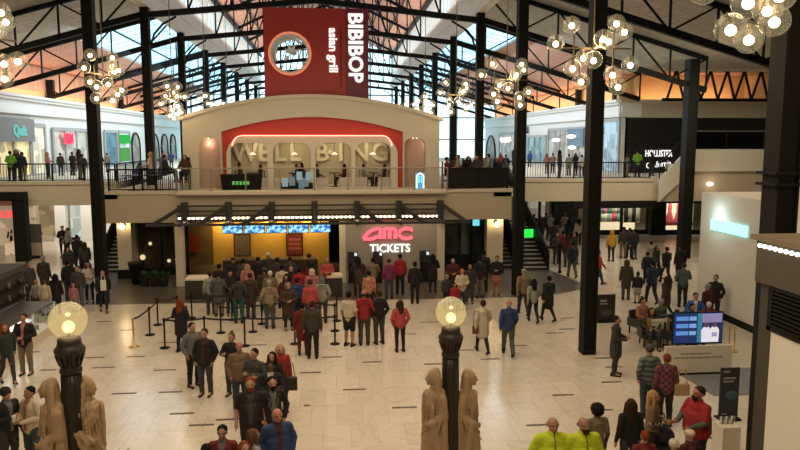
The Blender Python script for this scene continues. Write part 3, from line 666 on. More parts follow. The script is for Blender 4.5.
def mat_glow(c, es):
    """shop interior seen through its window: shelves and goods in patches, lit"""
    nme = 'shop_%d_%d_%d_%d' % (int(c[0]*100), int(c[1]*100), int(c[2]*100), int(es*100))
    if nme in M: return M[nme]
    m = bpy.data.materials.new(nme); m.use_nodes = True; nt = m.node_tree; b = nt.nodes['Principled BSDF']
    tc = nt.nodes.new('ShaderNodeTexCoord'); v = nt.nodes.new('ShaderNodeTexVoronoi'); v.inputs['Scale'].default_value = 1.1; v.distance = 'CHEBYCHEV'
    mp = nt.nodes.new('ShaderNodeMapRange'); mp.inputs[3].default_value = .35; mp.inputs[4].default_value = 1.25
    mx = nt.nodes.new('ShaderNodeVectorMath'); mx.operation = 'SCALE'; mx.inputs[0].default_value = c
    sp = nt.nodes.new('ShaderNodeSeparateColor')
    nt.links.new(tc.outputs['Object'], v.inputs[0]); nt.links.new(v.outputs['Color'], sp.inputs[0]); nt.links.new(sp.outputs[0], mp.inputs[0]); nt.links.new(mp.outputs[0], mx.inputs['Scale'])
    nt.links.new(mx.outputs[0], b.inputs['Base Color']); nt.links.new(mx.outputs[0], b.inputs['Emission Color']); b.inputs['Emission Strength'].default_value = es
    m.cycles.emission_sampling = 'NONE'; M[nme] = m; return m
t = front_x(WL, -1, 0, 0, U, 8.3, 'grey storefront with teal sign at the far left of the upper gallery', ys=(44.6, 49.6), glow=(.75, .6, .3), es=.5, mull=2)
MB().box((.1, -2.6, 2.3), (.4, 2.6, 3.8)).build('fascia', mat('grey_fascia', (.20, .19, .18), .6), t)
text('sign_lettering', 'Quik', .95, (.45, .3, 3.0), emat('teal_sign', (.25, .75, .68), .8), t, (0, 0, math.pi/2), .03, .02)
front_x(WL, -1, 30, 44, U, 7.9, 'tall narrow lit window left of the red lettered store, upper left', glow=(.75, .68, .5), es=.45)
t = front_x(WL, -1, 52, 86, U, 7.7, 'wide glazed storefront with glowing red initials, upper left gallery', glow=(.42, .40, .34), es=.35, mull=3)
hm = text('sign_lettering', 'H&M', 1.15, (.3, -1.0, 2.5), emat('hm_red', (1, .05, .10), 1.8), t, (0, 0, math.pi/2), .03, .02, .75)
front_x(WL, -1, 104, 116, U, 7.7, 'dark blue glazed storefront on the upper left wall', glow=(.05, .13, .18), es=.6)
t = front_x(WL, -1, 118, 129, U, 7.7, 'storefront with bright green screens on the upper left wall', glow=(.5, .6, .6), es=.5)
MB().box((.2, -1.9, 2.1), (.25, 1.5, 2.95)).build('green_screen', emat('green_screen', (.06, .65, .12), .8), t); MB().box((.2, -1.9, .4), (.25, 1.2, 1.7)).build('green_screen', emat('green_screen2', (.15, .55, .15), .7), t)
for i, (a, b) in enumerate(((131, 139), (150, 158), (161, 167), (170, 175))):
    front_x(WL, -1, a, b, U, 7.6, 'arched window on the upper left wall, %s from the front' % ordn[i+1], name='arched_window', arch=True, glow=(.22, .2, .17), es=.35, cat='window', group='arched windows of the upper left wall')
# ---- upper right wall
front_x(WR, 1, 487, 496, U, 7.5, 'dark arched window at the far end of the upper right wall', name='arched_window', arch=True, glow=(.15, .12, .1), es=.3, cat='window')
t = front_x(WR, 1, 500, 516, U, 7.7, 'grey storefront with white glowing script sign, upper right gallery', glow=(.35, .32, .28), es=.3)
q_ = MB(); q_.tube([(-.3, 2.6-i*.4, 2.5+.28*math.sin(i*2.2)) for i in range(14)], .13, 6); q_.build('script_sign', emat('white_letters', (.95, .95, .9), 1.3), t)
t = front_x(WR, 1, 524, 547, U, 7.3, 'black framed glass storefront with dark letters above, upper right gallery', glow=(.16, .26, .28), es=.5, mull=4)
q_ = MB(); [q_.box((-.15, 2.2+i*.95, 3.2), (-.1, 2.5+i*.95, 3.9)).box((-.15, 2.2+i*.95, 3.2+.28*(i % 3)), (-.1, 2.85+i*.95, 3.36+.28*(i % 3))) for i in range(4)]; q_.build('dark_lettering', BLK2, t)
t = front_x(WR, 1, 549, 604, U, 7.9, 'broad storefront with hanging white lamps inside, upper right gallery', glow=(.30, .28, .25), es=.4, mull=4)
MB().box((-.2, -3.2, 1.9), (-.3, .8, 3.4)).build('blue_panel', mat('slate_blue', (.12, .20, .28), .7), t)
for i, (px, py) in enumerate(((556, 140), (571, 136.5), (572, 147.5))):
    p = onX(px, py, WR-.7); l = thing('pendant_lamp', 'oval white pendant lamp in the upper right storefront, %s ' % ('left', 'upper right', 'lower right')[i], 'lamp', p, 0, 'white pendant lamps of the upper right storefront')
    smoothed(MB().sphere((0, 0, 0), (.32, .8 if i < 2 else .35, .17), 12, 8)).build('shade', emat('white_lamp', (1, .96, .88), 2.2), l); MB().bar((.0, 0, .1), (.66, 0, .5), .03).build('cord', BLK, l)
front_x(WR, 1, 606, 622, U, 8.4, 'pale blue corner storefront between the black column and the black store', glow=(.30, .42, .50), es=.5, ys=(50.2, 53.5))
# ---- black corner store facing the hall
HY = 50.0
st(MB().box((20.8, HY, 8.5), (34, HY+.3, 9.8)).box((20.7, HY-.3, 9.55), (34, HY, 9.8)), 'wall_corner_fascia', CREAM)
hs = thing('black_storefront', 'black corner storefront with white lettering on the upper right gallery', 'storefront', (21.25, HY, U))
MB().box((0, 0, 0), (12.5, .3, 4.05)).build('facade', mat('near_black', (.008, .008, .009), .6), hs)
b = MB()
for z in (.5, 1.0, 1.5, 2.0, 2.5, 3.0, 3.5): b.box((0, -.03, z), (12.5, 0, z+.04))
b.build('board_groove', BLK2, hs)
text('sign_lettering', 'HOLLISTER', .68, (2.62, -.04, 1.42), emat('white_letters2', (1, .97, .9), 1.2), hs, None, .03, .008, .62)
sc_ = text('script_lettering', 'California', .62, (2.65, -.04, .62), emat('white_letters2', (1, .97, .9), 1.4), hs, (0, -.12, 0), .03, .0, .8)
# stair parapet and raised landing on the right
LA = 41.0
st(MB().prism([(19.75, 3.1), (19.75, U+.05), (21.5, 6.3), (31, 6.3), (31, 4.95), (21.7, 4.95)], LA, LA+.25), 'wall_ramp', mat('landing_white', (.62, .58, .50), .8))
st(MB().box((21.5, LA+.25, 5.0), (31, 44, 5.3)), 'floor', TAN)
st(MB().prism([(19.9, 3.1), (21.7, 4.95), (31, 4.95), (31, 3.1)], LA+.3, LA+.45), 'wall_under_landing', TAN)
st(MB().box((20.2, 46.6, 0), (31, 46.8, 3.1)) if 0 else MB().box((28.3, 41.5, 0), (31, 41.8, 3.1)), 'wall_shop_surround', BLK2)
t = thing('glass_railing', 'dark glass railing with pale handrail on the raised right landing', 'railing', (21.5, LA+.1, 6.3))
for i in range(4): MB().box((i*2.4-.04, -.04, 0), (i*2.4+.04, .04, 1.1)).build('post', BLK2, t)
MB().box((.05, -.01, .05), (7.2, .01, 1.02)).build('glass_panel', thin_glass('dark_glass', (.42, .40, .38), .2), t)
MB().tube([(0, 0, 1.1), (7.2, 0, 1.1)], .04, 8).build('handrail', mat('grey_metal', (.25, .23, .2), .4, .6), t)
t = thing('ramp_railing', 'dark railing sloping up beside the black store lettering', 'railing', (19.75, LA+.1, U+.05)); MB().bar((0, 0, .95), (1.75, 0, 2.8), .07).build('handrail', BLK2, t)
for i in range(5): MB().bar((1.75*i/4, 0, 1.8*i/4), (1.75*i/4, 0, .95+1.85*i/4), .05).build('post', BLK2, t)
p = onY(710, 184, LA+.27); l = smoothed(MB().sphere((0, 0, 0), (.22, .05, .1), 12, 8)).build('wall_lamp', BULB, None, p); tag(l, 'small oval wall lamp on the tan wall below the raised landing', 'lamp')
point('wall_lamp_light', (p.x, LA-.4, p.z), 12, (1, .8, .55), .1)
# ================================================================== ground floor shops
def shop(name, x0, x1, y, z1, lab, glow, es, frame=BLK2, mull=2, header=.4, depth=2.2, back=None):
    t = thing(name, lab, 'storefront', ((x0+x1)/2, y, 0)); h = (x1-x0)/2
    MB().box((-h, depth, 0), (h, depth+.1, z1)).build('back_wall', back or mat_glow(glow, es), t)
    b = MB()
    for i in range(mull+1): x = -h+2*h*i/mull; b.box((x-.09, 0, 0), (x+.09, .2, z1))
    b.box((-h, 0, z1-header), (h, .2, z1-header+.15)).box((-h, 0, .0), (h, .15, .35)); b.build('frame', frame, t)
    MB().box((-h, .04, z1-header+.15), (h, .08, z1)).build('transom', mat('lit_transom', (.8, .7, .5), .8, emit=(1, .82, .55), es=.35, nosample=True), t)
    MB().box((-h, .08, .35), (h, .1, z1-header)).build('glass', GLASS, t)
    return t
WARMW = mat('warm_shop_wall', (.8, .68, .48), .8, emit=(1, .82, .55), es=.75, nosample=True)  # shop lighting put into the back wall as an even glow
GY = 49.0
s1 = shop('lower_storefront', 18.9, 22.8, GY, 3.0, 'lit clothes shop with round brown sign in the window, lower right', (.8, .66, .45), .8, mull=2, header=.75, back=WARMW)
smoothed(MB().lathe([(.02, 0), (.38, 0), (.38, .06), (.02, .06)], n=20)).build('round_sign', mat('brown_sign', (.12, .02, .01), .6), s1, (1.5, -.05, 2.65)).rotation_euler = (math.pi/2, 0, 0)
s2 = shop('lower_storefront', 23.9, 27.2, GY-.4, 3.0, 'lit shop window with pink dresses beside the broad column, lower right', (.9, .7, .5), .9, mull=1, header=.7, back=WARMW)
st(MB().box((22.8, GY-.6, 0), (23.9, GY+.2, 3.1)), 'wall_shop_pier', BLK2)
st(MB().box((27.2, GY-.6, 0), (34, GY+.2, 3.1)), 'wall_shop_end', BLK2)
area('shop_window_light', (20.8, GY+.5, 2.95), (math.radians(25), 0, 0), 3.4, .3, 70, (1, .88, .68)); area('shop_window_light', (25.4, GY+.2, 2.95), (math.radians(25), 0, 0), 2.6, .3, 60, (1, .88, .68))  # added fill so the garments and dresses do not render dark
# clothes hanging and mannequins
def garment(x, y, z, c, lab, w_=.3, h_=.7, dress=False):
    b = MB(); 
    if dress: prof = [(.02, 1.0), (.10, .98), (.16, .8), (.13, .62), (.30, .2), (.36, 0)]
    else: prof = [(.03, .75), (.2, .7), (.22, .4), (.2, .0)]
    b.lathe([(r*w_/.3, zz*h_/.7) for r, zz in prof][::-1], n=10); b.v = [(a, b_*.5, c_) for a, b_, c_ in b.v]
    o = smoothed(b).build('hanging_garment' if not dress else 'display_dress', mat('cloth_%d_%d_%d' % tuple(int(q*100) for q in c), c, .9), None, (x, y, z)); return tag(o, lab, 'garment', 'clothes shown in the lower right shop')
cols = [((.75, .08, .16), 'red'), ((.10, .45, .42), 'teal'), ((.8, .3, .35), 'pink'), ((.12, .35, .30), 'dark green'), ((.85, .75, .6), 'cream'), ((.35, .5, .5), 'grey green')]
for r, zr in enumerate((1.45, .8)):
    for i in range(6):
        c, nmc = cols[(i+2*r) % 6]; garment(19.25+i*.38, GY+1.3, zr, c, '%s garment in the lower right shop, %s row, %s from the left' % (nmc, ('upper', 'lower')[r], ordn[i+1]), .34, .62)
for i, c in enumerate(((.02, .02, .02), (.45, .42, .36), (.03, .03, .03), (.5, .5, .46))):
    garment(21.65+i*.3, GY+1.2, .75, c, '%s long coat on the rail of the lower right shop, %s from the left' % (('black', 'beige')[i % 2], ordn[i+1]), .26, 1.2)
for i, (x, c) in enumerate(((24.25, (.65, .12, .10)), (24.85, (.85, .16, .20)), (25.5, (.8, .2, .22)), (26.3, (.35, .03, .04)))):
    garment(x, GY+.8, .55, c, '%s dress on display in the pink dress window, %s from the left' % (('dull red', 'bright pink', 'coral', 'dark red')[i], ordn[i+1]), .34, 1.2, True)
# far right ground shop and deep walls
sf = shop('lower_storefront', 13.2, 17.6, 55, 3.05, 'distant lit shop with grey panels behind the walkway crowd, lower right', (.6, .5, .4), .6, mull=4, header=.35)
for i, (x, z) in enumerate(((13.3, 2.7), (13.6, 1.9))):
    o = smoothed(MB().sphere((0, 0, 0), .2, 12, 8)).build('globe_lamp', emat('globe_far', (1, .85, .6), 2.5), None, (x-.4, 54.8, z)); MB().tube([(0, 0, .18), (0, 0, 3.6-z)], .02, 6).build('cord', BLK, o); tag(o, 'small glowing globe lamp by the distant lower right shop, %s' % ('upper one', 'lower one')[i], 'lamp')
st(MB().box((17.6, 53, 0), (19, 56, 3.1)), 'wall_shop_pier', BLK2)
st(MB().box((10.8, 60, 0), (34, 60.3, 3.1)), 'wall_ground_end', CREAM)
# left ground shops
LYs = 49.5
st(MB().box((-32, LYs+3, 0), (-12.6, LYs+3.3, 3.1)), 'wall_ground_left', mat('bright_white_wall', (.85, .82, .76), .8))
g1 = shop('lower_storefront', -21.5, -18.9, LYs, 3.1, 'shop front with warm brown shelves of goods, lower left', (.42, .30, .16), .55, frame=CREAM, mull=2, header=.3)
for i, x in enumerate((-18.6, -16.9, -15.3, -13.7)):
    b = MB().box((-.35, -.25, 0), (.35, .25, 3.1)).box((-.42, -.32, 0), (.42, .32, .25)); o = b.build('wall_shop_column', WHITE, None, (x, LYs, 0), kind='structure')
for i, (x, c) in enumerate(((-17.75, (.42, .48, .45)), (-14.6, (.5, .62, .7)))):
    t = thing('display_case', 'tall glass display case glittering between white piers, %s one, lower left' % ('left', 'right')[i], 'display case', (x, LYs+.4, 0)); MB().box((-.42, 0, .2), (.42, .5, 2.9)).build('goods', mat_glow(c, .8), t)
    MB().box((-.46, -.04, 0), (.46, .55, .2)).build('plinth', BLK2, t); MB().box((-.46, -.04, 2.9), (.46, .55, 3.0)).build('cap', WHITE, t)
area('left_shop_light', (-16.5, 47.5, 3.05), (0, 0, 0), 7, 3, 160, (1, .93, .82))
# left black portal storefront with red lettering
pt = thing('black_portal_storefront', 'black framed storefront with red lit lettering under the left gallery edge', 'storefront', (-19.2, 41.2, 0))
MB().box((-4.5, -.2, 3.45), (1.85, .3, 3.95)).build('lintel', BLK2, pt); MB().box((1.15, -.2, 0), (1.85, .3, 3.5)).build('post', BLK2, pt)
MB().box((-4.5, 2.4, 0), (1.3, 2.5, 3.5)).build('interior', mat_glow((.62, .48, .32), .55), pt)
text('sign_lettering', 'aur', .8, (.6, .1, 2.75), emat('portal_red', (1, .06, .06), 1.6), pt, None, .03, .015, 1.1)
# hanging banner stand
bn = thing('banner_stand', 'free standing poster with blue picture and white lower half by the left shops', 'banner', onz(34, 258, 0)); MB().box((-.5, 0, .1), (.5, .04, 2.0)).build('panel', mat('banner_dark', (.10, .10, .11), .6, noise_amt=.5), bn); MB().box((-.46, -.01, .15), (.46, 0, .9)).build('print', mat('banner_pale', (.5, .42, .34), .6, noise_amt=.4), bn); MB().box((-.55, -.15, 0), (.55, .2, .1)).build('base', BLK2, bn)
# ================================================================== kiosks on the floor, left
kd = thing('glass_display_counter', 'long white lit glass display counter at the left edge', 'display case', (-10.05, 0, 0))
KY0, KY1 = 18.5, 25.6
MB().box((-1.1, KY0, 0), (0, KY1, .32)).build('base', WCN, kd); MB().box((-1.05, KY0, .32), (-.95, KY1, 1.1)).build('back_panel', mat('kiosk_white', (.7, .68, .6), .6, emit=(1, .97, .88), es=2.2, nosample=True), kd)
for z in (.58, .82): MB().box((-.95, KY0+.05, z), (-.06, KY1-.05, z+.02)).build('shelf', GLASS, kd)
MB().box((-.02, KY0, .34), (.0, KY1, 1.08)).build('front_glass', GLASS, kd); MB().box((-1.1, KY0, 1.08), (.02, KY1, 1.12)).build('top', mat('grey_top', (.10, .095, .09), .35), kd)
for i in range(5): y = KY0+(KY1-KY0)*i/4; MB().box((-.03, y-.04, .3), (.03, y+.04, 1.1)).build('mullion', mat('kiosk_frame', (.5, .48, .42), .5), kd)
area('counter_light', (-10.55, 22, 1.05), (0, 0, 0), .5, 6, 40, (1, .95, .82))
for r in range(2):
    for i in range(16):
        o = MB().box((-.09, -.06, 0), (.09, .06, .13)).build('boxed_ware', mat('ware_%d' % (i % 3), ((.2, .2, .22), (.5, .1, .1), (.12, .2, .3))[i % 3], .5), None, (-10.35, 20.2+i*.3, (.34, .60)[r]))
        tag(o, '%s small box inside the lit display counter, %s shelf' % (('dark grey', 'red', 'blue')[i % 3], ('lower', 'middle')[r]), 'box', '%s boxes on the %s shelf of the display counter' % (('dark grey', 'red', 'blue')[i % 3], ('lower', 'middle')[r]))
ks = thing('tall_kiosk', 'tall dark brown kiosk cabinet with shelves at the left edge', 'kiosk', (-11.2, 0, 0))
MB().box((-2.6, 20.2, 0), (.0, 26, 2.2)).build('cabinet', mat('kiosk_brown', (.055, .045, .035), .6), ks); MB().box((-2.8, 20.0, 2.2), (.08, 26.2, 2.4)).build('top', mat('kiosk_top', (.06, .055, .05), .8), ks)
for z in (1.3, 1.75): MB().box((.0, 20.4, z), (.2, 25.9, z+.05)).build('shelf', BLK2, ks)
for i in range(6):
    for z in (1.35, 1.80):
        b = smoothed(MB().lathe([(.03, 0), (.07, 0), (.07, .14), (.035, .19), (.03, .23)], n=10)).build('jar', mat('jar_%d' % (i % 2), ((.10, .09, .08), (.04, .03, .025))[i % 2], .5), None, (-11.08, 21.0+i*.88, z)); tag(b, '%s jar on the %s shelf of the tall dark kiosk' % (('pale', 'dark')[i % 2], 'upper' if z > 1.5 else 'lower'), 'jar', '%s jars on the %s kiosk shelf' % (('pale', 'dark')[i % 2], 'upper' if z > 1.5 else 'lower'))
# ================================================================== right: white block, near column wall, marquee face
st(MB().box((14.8, 15.5, 0), (20, 27, 4.75)), 'wall_white_block', mat('white_block', (.66, .62, .54), .8))
st(MB().box((14.76, 15.5, 0), (14.8, 27.04, .25)), 'baseboard_white_block', BLK2)
cs = MB().box((-.06, -1.2, 0), (0, 1.2, .4)).build('lit_sign', emat('cyan_sign', (.30, .95, .95), 2.2), None, (14.78, 24.9, 3.35)); tag(cs, 'bright cyan and white lit sign box high on the white block', 'sign')
point('cyan_glow', (14.3, 25.6, 3.9), 30, (.7, 1, 1), .3)
st(MB().box((9.4, -7, 0), (9.9, 14.1, 15)), 'wall_right_near', mat('stone_cream', (.72, .66, .55), .8))
gr = MB()
for z in (5.9, 7.1, 8.3, 9.5, 10.7): gr.box((9.38, -7, z), (9.41, 14.1, z+.03))
st(gr, 'trim_18', TAN)
st(MB().box((8.36, -7, 0), (8.9, 10.3, 5.3)), 'wall_marquee_end', CREAM)
mq = thing('marquee_front', 'dark marquee facade with rows of small bulbs and a louvre at the right edge', 'facade', (6.75, 10.5, 0))
MB().box((.08, -14, 0), (1.6, 0, 4.55)).build('wall', mat('marquee_brown', (.05, .042, .034), .6), mq)
MB().box((0, -14, 4.55), (1.6, .05, 5.25)).build('fascia', mat('marquee_fascia', (.08, .065, .05), .6), mq)
MB().box((-.10, -14, 5.24), (1.6, .08, 5.32)).build('cornice', mat('marquee_edge', (.2, .16, .11), .5), mq)
MB().box((.02, -4.6, 0), (.09, -.42, 3.85)).build('white_panel', mat('marquee_panel', (.66, .62, .54), .8), mq)
fr = MB().box((.0, -4.7, 3.85), (.1, -.32, 3.92)).box((0, -4.7, 4.5), (.1, -.32, 4.56)).box((0, -.42, 3.85), (.1, -.32, 4.5)); fr.build('louvre_frame', BLK2, mq)
lv = MB()
for i in range(9): lv.add([(.0, -4.7, 3.94+i*.065), (.09, -4.7, 3.98+i*.065), (.09, -.42, 3.98+i*.065), (0, -.42, 3.94+i*.065), (.0, -4.7, 3.925+i*.065), (0, -.42, 3.925+i*.065)], [(0, 1, 2, 3), (4, 5, 3, 0)])
lv.build('louvre', BLK2, mq)
bm2 = smoothed(MB().sphere((0, 0, 0), .034, 8, 6)).mesh('b2', BULBH)
for i in range(50): obj('bulb', bm2, None, mq, (-.02, -.06-i*.13, 5.15))
# tv counter group
TY = onz(698, 371, 0).y
tv = thing('television', 'large flat television showing a basketball game above the white board', 'television', (onY(697, 343, TY).x, TY, 0))
z0 = onY(697, 344, TY).z; z1 = onY(697, 312, TY).z; hw = (onY(722, 330, TY).x-onY(672, 330, TY).x)/2
MB().box((-hw, 0, z0), (hw, .07, z1)).build('casing', BLK, tv)
MB().box((-.06, .05, .1), (.06, .12, z0+.2)).box((-.4, -.1, 0), (.4, .3, .05)).build('stand', BLK2, tv)
d = MB().box((-hw+.03, -.012, z0+.04), (hw-.03, 0, z1-.03)).build('screen', emat('tv_blue', (.03, .05, .16), .7), tv)
MB().box((-.02, -.02, z0+.06), (.12, -.014, z1-.06)).build('screen_picture', emat('tv_cyan', (.04, .20, .26), 1), tv)
MB().box((.0, -.018, z1-.32), (hw-.04, -.013, z1-.05)).build('screen_picture', emat('tv_violet', (.28, .22, .40), 1), tv)
for i, (a, c) in enumerate(((-.66, 0), (-.66, 1), (-.66, 2))): MB().box((-hw+.1, -.02, z1-.25-c*.22), (-.3, -.014, z1-.13-c*.22)).build('scoreboard_line', emat('tv_line', (.10, .22, .5), 1.2), tv); MB().box((-.27, -.02, z1-.25-c*.22), (-.06, -.014, z1-.13-c*.22)).build('scoreboard_line', emat('tv_line2', (.16, .30, .6), 1.2), tv)
for x, c in ((.25, (.75, .72, .82)), (.50, (.8, .74, .70))):
    pl = MB(); pl.prism([(x-.14, z0+.06), (x+.14, z0+.06), (x+.15, z0+.42), (x+.08, z0+.52), (x-.08, z0+.52), (x-.15, z0+.42)], -.026, -.02); pl.build('jersey_on_screen', emat('tv_jersey%d' % (x*100), c, 1), tv)
    pl2 = MB(); pl2.prism(arcp(x, z0+.58, .07, .08, 0, 330, 10), -.03, -.02); pl2.build('head_on_screen', emat('tv_head', (.14, .05, .07), 1), tv)
dg = text('jersey_number', '50', .17, (.50, -.03, z0+.28), emat('tv_num', (.10, .08, .35), 1), tv, None, .002, .005)
bd = thing('white_notice_board', 'wide white board with small dark lines of text below the television', 'board', (onY(698, 370, TY-.3).x, TY-.3, 0))
hw2 = 1.02; MB().box((-hw2, 0, .06), (hw2, .08, .86)).build('panel', mat('board_white', (.62, .57, .48), .7), bd)
MB().box((-hw2-.05, -.05, 0), (hw2+.05, .15, .06)).build('base', BLK2, bd)
tb = MB()
for z, a, b in ((.62, -.55, .4), (.50, -.75, .7)):
    x = a
    while x < b: l = random.uniform(.03, .1); tb.box((x, -.01, z), (x+l, 0, z+.035)); x += l+.03
tb.build('small_print', mat('print_grey', (.22, .19, .15), .8), bd)
p = onz(657, 347, 0); sn = thing('sign_board', 'pale standing sign board with lines of text left of the television', 'board', (p.x, p.y, 0))
MB().box((-.33, 0, .1), (.33, .04, .95)).build('panel', mat('board_white', (.62, .57, .48), .7), sn)
tb = MB()
for z in (.82, .7, .6, .5):
    x = -.25
    while x < .22: l = random.uniform(.03, .09); tb.box((x, -.01, z), (min(x+l, .26), 0, z+.03)); x += l+.03
tb.build('small_print', mat('print_grey', (.22, .19, .15), .8), sn); MB().box((-.36, -.12, 0), (-.30, .16, .98)).box((.30, -.12, 0), (.36, .16, .98)).build('leg', mat('wood_leg', (.20, .12, .06), .6), sn)
p = onz(606, 322, 0); po = thing('poster_stand', 'black poster stand with pale lettering beside the right black column', 'poster', (p.x, p.y, 0))
MB().box((-.34, 0, .04), (.34, .05, 1.06)).build('panel', mat('poster_black', (.02, .018, .016), .5, noise_amt=.4), po); MB().box((-.26, -.01, .78), (0, 0, .86)).box((-.26, -.01, .68), (.05, 0, .73)).build('lettering', mat('dim_letter', (.35, .3, .25), .8), po)
smoothed(MB().sphere((0, -.0, .34), (.22, .02, .12), 14, 8)).build('picture', mat('dim_picture', (.07, .06, .05), .8), po); MB().box((-.36, -.15, 0), (.36, .18, .04)).build('base', BLK2, po)
p = onz(728, 419, 0); po2 = thing('poster_stand', 'tall black poster stand with white heading beside the near right column', 'poster', (p.x, p.y, 0))
MB().box((-.24, 0, .04), (.24, .05, 1.3)).build('panel', mat('poster_black2', (.02, .024, .03), .45, noise_amt=.4), po2); MB().box((-.18, -.01, 1.18), (-.02, 0, 1.23)).box((-.18, -.01, 1.02), (.14, 0, 1.06)).box((-.18, -.01, .94), (.10, 0, .98)).box((-.18, -.01, .12), (-.05, 0, .15)).build('lettering', mat('dim_letter', (.35, .3, .25), .8), po2)
smoothed(MB().sphere((.05, -.0, .6), (.16, .02, .12), 14, 8)).build('picture', mat('blue_picture', (.05, .09, .13), .8), po2); MB().box((-.26, -.15, 0), (.26, .18, .04)).build('base', BLK2, po2)
p = onY(727, 425, 13.8); pd = thing('brochure_pedestal', 'white pedestal holding fanned leaflets beside the near right column', 'pedestal', (p.x, 13.8, 0)); zt = onY(727, 424, 13.8).z
MB().box((-.2, -.2, 0), (.2, .2, zt)).build('body', mat('board_white', (.62, .57, .48), .7), pd)
for i in range(6): MB().bar((-.16+i*.055, 0, zt), (-.12+i*.065, .04, zt+.16), .04, .01).build('leaflet', mat('leaflet_%d' % (i % 2), ((.5, .5, .48), (.12, .12, .12))[i % 2], .7), pd)
a, b, c, d_ = onz(674, 371, 0), onz(722, 371, 0), onz(722, 396, 0), onz(714, 396, 0)
gm = MB().prismz([(a.x, a.y), (d_.x, d_.y), (c.x+1.5, c.y), (b.x+1.5, b.y+.2)], 0, .02); gm = gm.build('floor_mat', mat('slate_mat', (.16, .17, .18), .6, noise_amt=.35, nscale=2.5)); tag(gm, 'blue grey mottled floor mat in front of the white notice board', 'mat')
sp_ = thing('stanchion_pair', 'short brass posts with rope beside the television', 'post', onz(731, 352, 0))
for x in (-.08, .1): smoothed(MB().lathe([(.1, 0), (.1, .03), (.025, .04), (.025, .8), (.04, .82), (.02, .88)], (x, 0, 0), 10)).build('brass_post', mat('brass', (.6, .42, .15), .35, .9), sp_)
# seating chairs
def chair(x, y, rz, lab):
    t = thing('lounge_chair', lab, 'chair', (x, y, 0), rz, 'dark chairs of the seating area')
    CM = mat('dark_leather', (.03, .028, .026), .45)
    MB().box((-.3, -.3, .26), (.3, .3, .43)).build('seat', CM, t, bevel=.04); MB().box((-.3, .22, .40), (.3, .34, .85)).build('backrest', CM, t, bevel=.04)
    for s in (-1, 1): MB().box((s*.3, -.28, .3), (s*.38, .3, .6)).build('armrest', CM, t, bevel=.02)
    for sx in (-1, 1):
        for sy in (-1, 1): MB().box((sx*.27-.02, sy*.27-.02, 0), (sx*.27+.02, sy*.27+.02, .27)).build('leg', BLK2, t)
SEATS = [(631, 341, 120, 'lounge chair of the seated person in a pink top'), (648, 340, 160, 'lounge chair behind the standing sign board'), (672, 334, 170, 'lounge chair just left of the television'), (693, 330, 190, 'lounge chair of the seated person in a blue and white jacket'), (716, 330, 200, 'lounge chair beside the white block')]
# ================================================================== waste bin and planters
p = onz(137, 284, 0); bn2 = thing('waste_bin', 'tall black tapered waste bin by the left display window', 'bin', (p.x, p.y, 0)); smoothed(MB().lathe([(.22, 0), (.36, .95), (.40, 1.0), (.36, 1.08), (.05, 1.1)], n=18)).build('body', BLK2, bn2)
def leafy(name, x, y, z, n, L, lab, m, cat='plant', pot=True, seed=1):
    rd = random.Random(seed); t = thing(name, lab, cat, (x, y, z)); b = MB(); z0 = .35 if pot else 0
    for i in range(n):
        a = rd.uniform(0, 6.28); el = rd.uniform(.35, 1.35); l = L*rd.uniform(.6, 1); o_ = rd.uniform(0, .12)
        base = Vector((o_*math.cos(a*2), o_*math.sin(a*2), z0)); d = Vector((math.cos(a)*math.cos(el), math.sin(a)*math.cos(el), math.sin(el))); s = Vector((-math.sin(a), math.cos(a), 0))*.035
        m1 = base+d*l*.5; tip = base+d*l+Vector((0, 0, -.12*l)); b.add([base-s*.4, base+s*.4, m1+s, m1-s, tip], [(0, 1, 2, 3), (3, 2, 4)])
    b.build('foliage', m, t)
    if pot: smoothed(MB().lathe([(.16, 0), (.24, .36), (.26, .38), (.2, .38), (.2, .33)], n=14)).build('pot', mat('dark_pot', (.04, .035, .03), .6), t)
GRN = mat('plant_green', (.035, .08, .02), .6); GRN2 = mat('agave_green', (.07, .13, .06), .5)
for i, px in enumerate((145, 155, 164)): p = onz(px, 286, 0); leafy('potted_shrub', p.x, p.y, 0, 70, .55, 'low leafy shrub in a dark pot below the left display window, %s of the three' % ('left', 'middle', 'right')[i], GRN, seed=i)
leafy('potted_plant', 6.25, 35.7, U, 160, .85, 'bushy green plant at the corner of the right terrace', GRN, seed=9)
# ================================================================== stanchions of the queue
POSTS = [(134,347,1),(150,335,0),(158,325,0),(165,348,0),(178,322,0),(192,318,0),(205,346,0),(221,333,0),(245,346,0),(253,332,0),(262,324,0),(272,318,0),(295,344,0),(300,324,0),(335,344,0),(335,331,0),(337,321,0),(187,334,0),(320,318,0),(232,320,0)]
SM = smoothed(MB().lathe([(.17, 0), (.17, .02), (.12, .035), (.03, .05), (.03, .88), (.045, .90), (.045, 1.0), (.02, 1.02)], n=14)).mesh('stanchion', BLK2)
BRS = mat('brass', (.6, .42, .15), .35, .9)
sps = []
for i, (px, py, br) in enumerate(POSTS):
    p = onz(px, py, 0); sps.append(p)
    me = SM
    if br: me = SM.copy(); me.materials.clear(); me.materials.append(BRS)
    o = obj('queue_post', me, None, None, (p.x, p.y, 0))
    tag(o, 'brass coloured queue post at the left end of the barrier' if br else 'black queue barrier post, %s counting posts from the left end' % ('%s' % (['', 'first', 'second', 'third', 'fourth', 'fifth', 'sixth', 'seventh', 'eighth', 'ninth', 'tenth', 'eleventh', 'twelfth', 'thirteenth', 'fourteenth', 'fifteenth', 'sixteenth', 'seventeenth', 'eighteenth', 'nineteenth', 'twentieth'][sorted(range(len(POSTS)), key=lambda j: POSTS[j][0]).index(i)+1])), 'queue post', 'queue barrier posts')
BELT = mat('black_belt', (.012, .012, .012), .7)
nb = 0
